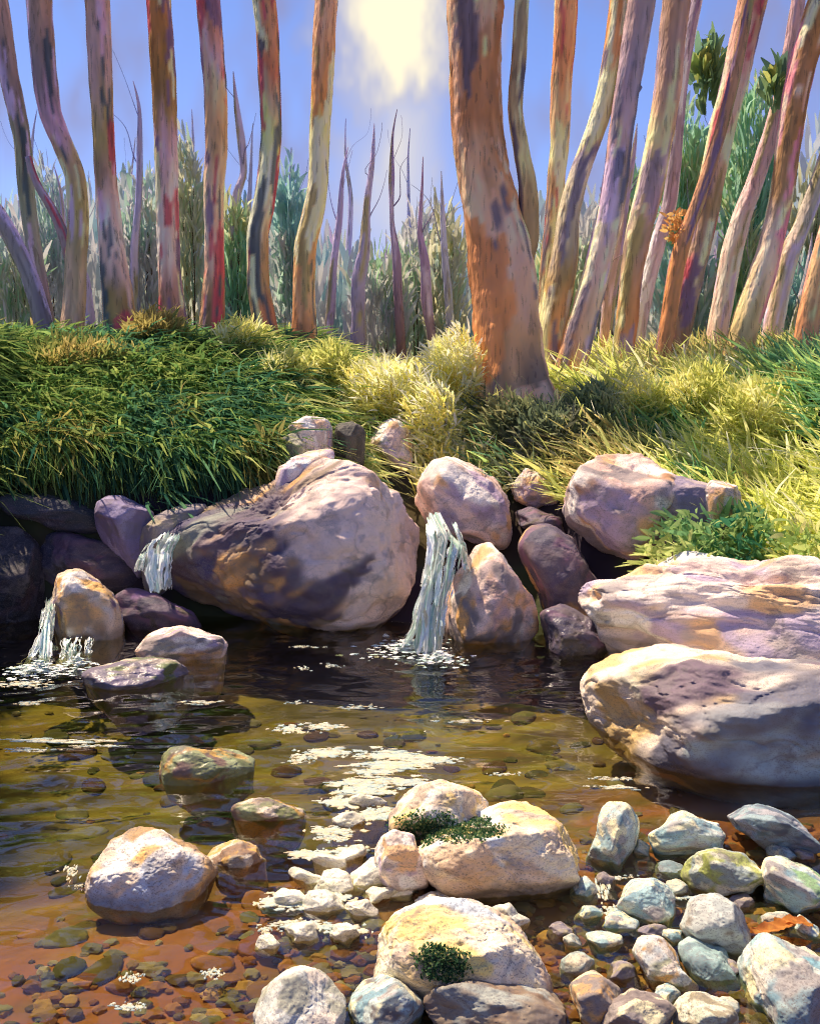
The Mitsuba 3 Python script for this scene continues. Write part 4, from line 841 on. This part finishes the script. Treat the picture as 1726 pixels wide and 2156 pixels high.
# plants and bushes, each a thing
def bush(name, label, cat, px, py, depth, rx, ry, pal, n, seed, up=.7, size=(.05, .12), wid=(.02, .04), lean=(0, 0), stem=True, spread=.5, rz=None):
    rng = np.random.default_rng(seed)
    O = at(px, py, depth)
    s = depth / FOCAL
    R = np.array([rx * s, rx * s * .8 if rz is None else rz, ry * s])
    gz = float(ground_z(O[0], O[1]))
    if stem and O[2] - R[2] > gz - .02 and name != 'shrub':
        top = O[2] + R[2]
        O[2], R[2] = (top + gz - .02) / 2, (top - gz + .02) / 2
    u = rng.normal(size=(n, 3)); u /= np.linalg.norm(u, axis=1, keepdims=True)
    u *= (rng.random(n) ** .45)[:, None]
    lump = .72 + .6 * meshkit.fbm(u * 2.2 + seed, 2, seed)
    P = O + u * lump[:, None] * R
    d = np.stack([rng.normal(lean[0], spread, n), rng.normal(lean[1] - .1, spread, n), rng.normal(up, .3, n)], -1) + .5 * u
    g = np.stack([rng.normal(0, .2, n), rng.normal(0, .2, n), rng.uniform(-.5, .1, n)], -1)
    c = clumped(P, pal, 1.3 / max(R.max(), .05), seed, rng)
    key = thing(name, label, cat)
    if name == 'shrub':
        c = np.clip(c * 2.1 + np.array([.01, .02, .05]), 0, .68)  # lighter and bluer: distance haze put into the shrub colours
    v, f, c = dabs(P, d, rng.uniform(*size, n), rng.uniform(*wid, n), c, g, seed)
    part('leaves', key, v, f, c, 'leaf')
    if stem:
        gz = float(ground_z(O[0], O[1]))
        items = []
        for k in range(4):
            a = rng.uniform(0, 6.28)
            top = O + np.array([math.cos(a) * R[0] * .5, math.sin(a) * R[1] * .5, R[2] * .5])
            b = np.array([O[0] + .03 * math.cos(a), O[1] + .03 * math.sin(a), gz - .04])
            mid_ = (top + b) / 2 + rng.normal(size=3) * .03
            v, f, h, an = tube([b, mid_, top], [.007, .005, .002], sides=6, n=12, seed=k)
            part('stem', key, v, f, np.tile(lin((98, 84, 66)), (len(v), 1)), 'bark')
    return key


SG = [[((124, 152, 140), 2), ((110, 140, 116), 2), ((136, 160, 156), 1)], [((134, 160, 110), 2), ((112, 144, 104), 2), ((160, 176, 116), 1)], [((146, 152, 184), 1.5), ((132, 148, 166), 2)]]
DG = [[((92, 134, 104), 2), ((104, 140, 112), 2)], [((110, 146, 96), 2), ((98, 138, 108), 1.5)], [((176, 182, 84), 1), ((118, 148, 92), 2)]]
TG = [[((104, 140, 136), 2), ((96, 132, 122), 2)], [((124, 150, 142), 2), ((112, 142, 120), 1.5)]]
LG = [[((150, 164, 96), 2), ((130, 150, 110), 2)], [((170, 176, 100), 2), ((120, 144, 120), 1.5)]]
tall = [
    ('blue-green shrub behind the leaning grey-purple tree', 30, 620, 8.8, 60, 130, SG, 380), ('hazy sage shrub right of the elbow-bent tree', 110, 560, 9.4, 55, 190, SG, 420),
    ('tall grey-green shrub left of the brown-topped tree', 300, 570, 9.0, 62, 190, SG, 480), ('yellow-green column of leaves beside the orange-pink tree', 400, 500, 9.2, 36, 190, LG, 360),
    ('dark green shrub right of the orange-pink tree', 500, 590, 8.6, 46, 150, DG, 420), ('slim dark green shrub between the wavy and lemon-cream trees', 612, 570, 8.8, 36, 190, TG, 420),
    ('pale sage shrub in the gap below the sun glow', 800, 650, 9.2, 60, 120, SG, 360), ('feathery green shrub close behind the violet saplings', 880, 620, 9.6, 48, 170, SG, 360),
    ('grey-green column of leaves just left of the stout old tree', 935, 610, 9.0, 40, 170, LG, 300), ('mossy green shrub at the fork behind the stout old tree', 1155, 660, 8.4, 46, 130, DG, 360),
    ('dark green shrub above the low brown stem', 1320, 520, 8.8, 46, 150, DG, 420), ('tall dark green conifer-like shrub with an ochre spray in the right-hand stand', 1440, 430, 9.0, 46, 170, DG, 460),
    ('large dark green shrub with lime sprays between the two right-hand trees', 1580, 390, 9.0, 66, 190, DG, 640), ('green shrub filling the stand below the lime-sprayed one', 1560, 640, 8.8, 60, 150, DG, 460),
    ('light green shrub at the frame beside the curving brown tree', 1710, 520, 8.6, 46, 150, LG, 340), ('bluish green shrub low between the rusty and rosy trunks', 1440, 660, 8.8, 60, 130, TG, 420),
    ('sage green shrub behind the grey-mauve tree', 1240, 620, 8.8, 46, 150, SG, 360), ('teal-green shrub low beside the orange-tan trunk', 1660, 690, 8.4, 50, 120, TG, 360),
]
for i, (lab, px, py, dep, rx, ry, pal, n) in enumerate(tall):
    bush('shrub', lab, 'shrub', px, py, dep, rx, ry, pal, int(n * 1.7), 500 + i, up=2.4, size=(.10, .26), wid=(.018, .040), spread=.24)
bush('leaf_cluster', 'dark green leaf cluster hanging high between the mauve-brown and rosy trees', 'leaf cluster', 1490, 170, 8.0, 34, 66, DG, 150, 560, up=1.2, size=(.1, .22), wid=(.03, .06), stem=False, spread=.25)
bush('leaf_cluster', 'small green leaf cluster high beside the curving brown tree', 'leaf cluster', 1628, 192, 8.0, 16, 46, DG, 60, 561, up=1.2, size=(.1, .2), wid=(.03, .05), stem=False, spread=.2)
bush('leaf_cluster', 'orange autumn leaf cluster glowing among the right-hand trunks', 'leaf cluster', 1420, 482, 7.2, 22, 34, [[((226, 172, 90), 2), ((206, 156, 80), 1)]], 130, 562, up=.6, size=(.025, .055), wid=(.014, .028), stem=False)
YG = [[((222, 216, 116), 2), ((236, 228, 150), 2)], [((180, 188, 92), 2), ((200, 200, 100), 2)]]
GO = [[((166, 152, 70), 2), ((178, 162, 84), 2)], [((128, 142, 66), 2), ((146, 148, 66), 2)]]
CR = [[((252, 242, 180), 2), ((248, 230, 130), 2)], [((240, 218, 104), 2), ((226, 212, 96), 1), ((250, 226, 196), 1)]]
low = [
    ('rounded golden bush crowning the left bank', 330, 705, 6.9, 62, 40, GO, 700), ('golden brown heather-like mound in the middle of the left bank', 170, 760, 6.6, 130, 40, GO, 900),
    ('bright yellow-green bush at the foot of the orange-pink tree', 505, 728, 6.7, 60, 44, YG, 700), ('pale lemon bush under the wavy tree', 600, 790, 6.4, 52, 40, YG, 600),
    ('lime bush at the foot of the lemon-cream orange tree', 690, 780, 6.5, 56, 52, YG, 600), ('glowing cream bush in the middle of the sunlit gap', 810, 810, 6.4, 90, 55, CR, 1000),
    ('lemon-yellow bush against the stout old tree', 955, 775, 6.5, 60, 75, CR, 800), ('creamy pink flowering tuft below the lemon-yellow bush', 905, 835, 6.2, 60, 36, CR, 420),
    ('grey-green weed clump at the roots of the stout old tree', 1150, 890, 6.1, 90, 40, [[((110, 124, 92), 2), ((92, 110, 84), 2)], [((130, 134, 100), 2), ((90, 96, 84), 1)]], 700),
    ('dark olive weed clump hiding the foot of the stout old tree', 1078, 868, 6.15, 62, 30, [[((120, 130, 84), 2), ((100, 112, 76), 2)], [((140, 140, 90), 2)]], 500),
    ('sage-green weed clump right of the forked roots', 1250, 860, 6.2, 60, 44, [[((130, 150, 100), 2), ((110, 134, 96), 2)], [((150, 160, 110), 2)]], 500),
    ('bright lime bush at the top of the right-hand bank', 1330, 840, 6.3, 80, 50, YG, 800), ('tall lime tuft under the rosy tree', 1470, 830, 6.3, 70, 60, YG, 700),
    ('lemon-green tuft under the curving brown tree', 1580, 860, 6.1, 80, 60, YG, 800), ('olive tuft at the right-hand end of the bank', 1690, 850, 6.2, 60, 70, [[((170, 160, 84), 2), ((150, 150, 76), 2)], [((190, 190, 100), 1)]], 600),
]
for i, (lab, px, py, dep, rx, ry, pal, n) in enumerate(low):
    bush('bush', lab, 'bush', px, py, dep, rx, ry, pal, int(n * 2.6), 600 + i, up=.8, size=(.04, .11), wid=(.006, .017), lean=(.3 if px < 650 else -.35, -.2), spread=.45)
bush('leafy_plant', 'light green leafy plant spilling over the pale ledge', 'plant', 1440, 1130, 4.85, 90, 46, [[((160, 180, 96), 2), ((182, 196, 110), 2)], [((104, 156, 100), 1), ((134, 168, 96), 1.5)]], 900, 650, up=.2, size=(.04, .10), wid=(.012, .026), lean=(-.5, -.4), stem=True)
bush('leafy_plant', 'pale lime leafy plant at the frame above the ledge\'s thick end', 'plant', 1690, 1150, 4.7, 70, 50, [[((180, 196, 100), 2), ((150, 180, 90), 2)], [((206, 206, 120), 1)]], 800, 651, up=.4, size=(.04, .10), wid=(.012, .026), lean=(-.4, -.3))
bush('leafy_plant', 'green leafy plant with emerald shoots behind the leafy plant on the ledge', 'plant', 1560, 1110, 4.95, 90, 50, [[((120, 160, 84), 2), ((150, 176, 96), 2)], [((60, 134, 96), 2), ((100, 150, 96), 1)]], 900, 652, up=.5, size=(.04, .10), wid=(.012, .026), lean=(-.4, -.3))
bush('fern', 'small olive fern frond clump beside the huge boulder\'s shoulder', 'fern', 560, 955, 5.62, 26, 44, [[((150, 146, 70), 2), ((120, 124, 60), 2)]], 80, 653, up=1., size=(.08, .16), wid=(.014, .026), spread=.3, stem=False)


# moss on two boulders, parts of them
def moss(rock_id, px, py, rx, ry, n, seed):
    key, P, f = ROCKS[rock_id]
    tri = P[f]
    nrm = np.cross(tri[:, 1] - tri[:, 0], tri[:, 2] - tri[:, 0]); nrm /= np.linalg.norm(nrm, axis=1, keepdims=True) + 1e-12
    cen = tri.mean(1)
    X, Y = pix(cen)
    face = ((np.array([0, 0, EYE]) - cen) * nrm).sum(1) > 0
    rr = np.hypot((X - px) / rx, (Y - py) / ry) + .5 * (meshkit.fbm(cen * 22, 3, seed) - .5) * 2
    ok = np.where(face & (rr < 1))[0]
    rng = np.random.default_rng(seed)
    pw = np.clip(1.05 - rr[ok], .02, 1) ** .8
    i = rng.choice(ok, n, p=pw / pw.sum())
    root = cen[i] + rng.normal(size=(n, 3)) * .003
    d = .35 * nrm[i] + rng.normal(size=(n, 3)) * .7
    v, f2, c = dabs(root, d, rng.uniform(.004, .010, n), rng.uniform(.003, .007, n), pick(rng, [((62, 104, 66), 3), ((50, 86, 56), 2), ((110, 130, 70), 1.2), ((130, 146, 96), .6)], n), None, seed)
    k = part('moss', key, v, f2, c, 'leaf')
    labels[k] = {'label': 'dark green moss patch on the cream boulder', 'kind': 'stuff'}


moss('s19a', 945, 1748, 110, 30, 2600, 3)
moss('s19b', 900, 1740, 84, 32, 1800, 4)
moss('s20', 930, 2025, 62, 40, 1500, 5)

# orange leaves in the shallows
for i, (px, py, ang, L0, lab) in enumerate([(1625, 1968, .15, .115, 'bright orange fallen leaf floating among the teal rocks'), (1668, 1960, -.35, .09, 'rusty orange fallen leaf with its tip on the brighter leaf')]):
    O = at(px, py, W(py)) + np.array([0, 0, .010 + .006 * i])
    a, b = np.meshgrid(np.linspace(-1, 1, 21), np.linspace(-1, 1, 11))
    wd = .36 * np.clip(1 - np.abs(a) ** 2.2, 0, 1) * (1 + .10 * np.sin(a * 23))
    X, Y = a * L0 * .5, b * wd * L0 * .5
    Z = .010 * b ** 2 * L0 / .15 + .005 * np.sin(a * 2.4 + i) + .004 * np.sin(a * 9 + b * 4)
    ca, sa = math.cos(ang), math.sin(ang)
    v = np.stack([X * ca - Y * sa, X * sa + Y * ca, Z + .006], -1).reshape(-1, 3) + O
    k = np.arange(20)[None] + np.arange(10)[:, None] * 21
    f = np.stack([k, k + 1, k + 22, k + 21], -1).reshape(-1, 4)
    c = patches(v, [((222, 150, 80), 1.3), ((196, 122, 72), 1.1), (232, 172, 92)], 30, 90 + i)
    put(thing('fallen_leaf', lab, 'leaf'), v, f, c, 'leaf')


# ------------------------------------------------------------------ waterfalls
def waterfall(label, strands, splash, seed):
    key = thing('waterfall', label, 'waterfall')
    rng = np.random.default_rng(seed)
    for si, (pts, d0, d1, w) in enumerate(strands):
        y0, y1 = pts[0][1], pts[-1][1]
        for layer in range(2):
            nu, nv = 26, 90
            t, u = np.meshgrid(np.linspace(0, 1, nv), np.linspace(-1, 1, nu), indexing='ij')
            q = np.stack([u * 3.2 + si * 9 + layer * 31, t * 1.1, 0 * t + seed], -1)
            px = np.interp(y0 + t * (y1 - y0), [p[1] for p in pts], [p[0] for p in pts]) + u * w * (.75 + .35 * t) * 1.15 + w * .5 * (meshkit.fbm(q * np.array([.6, 3, 1]), 2, seed) - .5)
            py = y0 + t * (y1 - y0) + 10 * (meshkit.noise(np.stack([u * 4, 0 * u, 0 * u + seed], -1), 3) - .5)
            dep = d0 + (d1 - d0) * t ** .7 + .22 * np.clip(1 - t / .13, 0, 1) - .035 * layer + .07 * (meshkit.fbm(np.stack([u * 5, t * 2, 0 * t + si], -1), 3, seed + layer) - .5)
            V = np.array([at(a, b, c) for a, b, c in zip(px.ravel(), py.ravel(), dep.ravel())])
            s_ = meshkit.fbm(np.stack([u * 2.0 + si * 7 + layer * 13 + .8 * meshkit.noise(np.stack([u, t * 5, 0 * t + si], -1), 8), t * 4.0, 0 * t], -1), 4, seed + 3)
            edge = np.abs(u) ** 2 * .16 + .10 * np.clip(t - .85, 0, 1) * 6
            k = np.arange(nv - 1)[:, None] * nu + np.arange(nu - 1)[None]
            F = np.stack([k, k + 1, k + nu + 1, k + nu], -1).reshape(-1, 4)
            ok = (s_ - edge)[:-1, :-1].ravel() > (.37 if layer == 0 else .47)
            F = F[ok]
            if len(F) == 0:
                continue
            c = patches(np.stack([u.ravel() * 2.2 + si, t.ravel() * 1.3, 0 * u.ravel() + layer], -1), [((252, 253, 250), 1.8), ((232, 244, 240), 1.3), ((192, 226, 216), 1.0)], 2.2, seed + si) * .95
            used = np.unique(F); m = np.zeros(len(V), int); m[used] = np.arange(len(used))
            k = part('water_sheet', key, V[used], m[F], c[used], 'water_veil' if layer == 0 else 'white_water')
            if k:
                labels[k] = {'kind': 'stuff'}
        items = []
        for rep in range(4):
            a, b = sorted(rng.uniform(.05, 1.03, 2))
            if b - a < .25:
                a, b = max(0, a - .15), min(1.02, b + .2)
            t = np.linspace(a, b, 8); jx = rng.uniform(-1, 1) * w
            P = [at(np.interp(y0 + q * (y1 - y0), [p[1] for p in pts], [p[0] for p in pts]) + jx * (.7 + .4 * q) + rng.normal(0, w * .17), y0 + q * (y1 - y0), d0 + (d1 - d0) * max(q, 0) ** .7 - .03 + rng.normal(0, .01)) for q in t]
            v, f, h, an = tube(P, w * .5 * 5 / FOCAL * rng.uniform(.05, .16) * np.concatenate([[.2], rng.uniform(.4, 1.6, 6), [.25]]), sides=6, n=40, seed=seed + rep, wob=.5, fr=60)
            items.append((v, f, np.tile(lin((246, 250, 246)) * .95, (len(v), 1))))
        part('water_strand', key, *merge(items), 'white_water')
        labels[f'{key}__water_strand' if si == 0 else f'{key}__water_strand_{si:03d}'] = {'kind': 'stuff'}
    for (cx, cy, rx, ry, n) in splash:
        V = []
        for k in range(n * 5):
            a, q = rng.uniform(0, 6.28), abs(rng.normal(0, .6))
            px, py = cx + math.cos(a) * rx * q, cy + math.sin(a) * ry * q
            p = at(px, py, W(max(py, 1335)))
            d, f = FLECK[rng.integers(8)]
            r = rng.uniform(.002, .007)
            V.append((d * np.array([r * rng.uniform(1.0, 3.4), r * 1.4, r * .35]) + p + np.array([0, 0, rng.uniform(.0, .05) * max(0, 1 - q)]), f, np.tile(lin(random.Random(k).choice([(240, 242, 240), (222, 232, 228), (190, 212, 206)])) * .95, (len(d), 1))))
        v, f, c = merge(V)
        k = part('foam_and_glints', key, v, f, c, 'white_water')
        labels[k] = {'kind': 'stuff'}
    return key


waterfall('middle waterfall pouring down between the huge boulder and the pointed boulder',
          [([(905, 1085), (915, 1140), (905, 1210), (893, 1290), (885, 1375)], 5.05, 4.72, 15), ([(915, 1080), (940, 1130), (930, 1200), (915, 1290), (905, 1385)], 5.0, 4.68, 15),
           ([(935, 1120), (965, 1150), (950, 1210), (925, 1290), (918, 1375)], 4.98, 4.72, 12), ([(905, 1195), (885, 1260), (870, 1320), (845, 1365)], 4.85, 4.75, 8), ([(955, 1100), (975, 1150), (982, 1200)], 5.05, 4.95, 7)],
          [(860, 1368, 80, 22, 70), (925, 1392, 60, 12, 24)], 11)
waterfall('small upper waterfall beside the dark left end of the huge boulder',
          [([(352, 1115), (330, 1150), (322, 1200), (330, 1245)], 5.15, 5.0, 16), ([(375, 1118), (352, 1160), (345, 1210), (345, 1240)], 5.12, 4.98, 13), ([(318, 1140), (302, 1170), (292, 1200)], 5.15, 5.05, 8)], [], 12)
waterfall('leftmost waterfall fanning out beside the orange rock',
          [([(105, 1265), (95, 1310), (80, 1360), (55, 1405)], 5.0, 4.66, 11), ([(110, 1260), (102, 1310), (98, 1360), (95, 1405)], 5.0, 4.64, 12), ([(140, 1342), (138, 1370), (132, 1405)], 4.85, 4.62, 13),
           ([(165, 1340), (160, 1370), (152, 1400)], 4.85, 4.66, 12), ([(190, 1340), (186, 1372), (182, 1388)], 4.85, 4.72, 9)],
          [(85, 1415, 85, 16, 60), (165, 1402, 40, 10, 16)], 13)

# froth drifting on the pool, with glints of reflected light painted as flecks
rng = np.random.default_rng(33)
V = []
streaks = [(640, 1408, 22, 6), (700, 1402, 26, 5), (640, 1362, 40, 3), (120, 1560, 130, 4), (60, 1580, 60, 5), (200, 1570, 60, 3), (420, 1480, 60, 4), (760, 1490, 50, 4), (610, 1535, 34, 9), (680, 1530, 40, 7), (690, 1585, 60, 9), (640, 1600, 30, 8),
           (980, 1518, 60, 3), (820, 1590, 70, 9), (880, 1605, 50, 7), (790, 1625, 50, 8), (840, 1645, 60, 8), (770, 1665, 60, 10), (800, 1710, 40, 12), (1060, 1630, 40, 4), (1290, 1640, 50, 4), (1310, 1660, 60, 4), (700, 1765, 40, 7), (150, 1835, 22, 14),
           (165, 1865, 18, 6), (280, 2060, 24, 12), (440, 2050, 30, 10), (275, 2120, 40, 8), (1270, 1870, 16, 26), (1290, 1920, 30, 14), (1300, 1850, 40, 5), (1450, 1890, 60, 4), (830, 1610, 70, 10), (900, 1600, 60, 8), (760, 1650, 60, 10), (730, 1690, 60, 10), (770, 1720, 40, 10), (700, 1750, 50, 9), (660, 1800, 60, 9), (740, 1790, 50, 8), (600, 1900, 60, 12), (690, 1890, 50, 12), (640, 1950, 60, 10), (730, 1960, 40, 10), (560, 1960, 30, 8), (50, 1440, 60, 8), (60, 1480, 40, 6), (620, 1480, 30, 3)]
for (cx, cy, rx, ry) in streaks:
    bright = 560 < cx < 960 and 1500 < cy  # pale flecks along the glitter path stand for reflected light
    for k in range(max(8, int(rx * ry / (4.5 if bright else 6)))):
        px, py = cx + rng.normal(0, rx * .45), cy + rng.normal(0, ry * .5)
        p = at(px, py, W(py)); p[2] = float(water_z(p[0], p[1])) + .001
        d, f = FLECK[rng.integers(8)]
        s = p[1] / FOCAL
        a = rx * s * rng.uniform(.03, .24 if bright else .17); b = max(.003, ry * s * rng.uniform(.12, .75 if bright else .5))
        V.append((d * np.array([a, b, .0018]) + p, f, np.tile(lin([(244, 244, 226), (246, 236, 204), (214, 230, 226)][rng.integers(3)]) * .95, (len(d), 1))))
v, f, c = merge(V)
struct('foam_and_glints', v, f, c, 'foam_glint_film', kind='stuff', label='white froth flecks and painted glints of light on the dark pool')
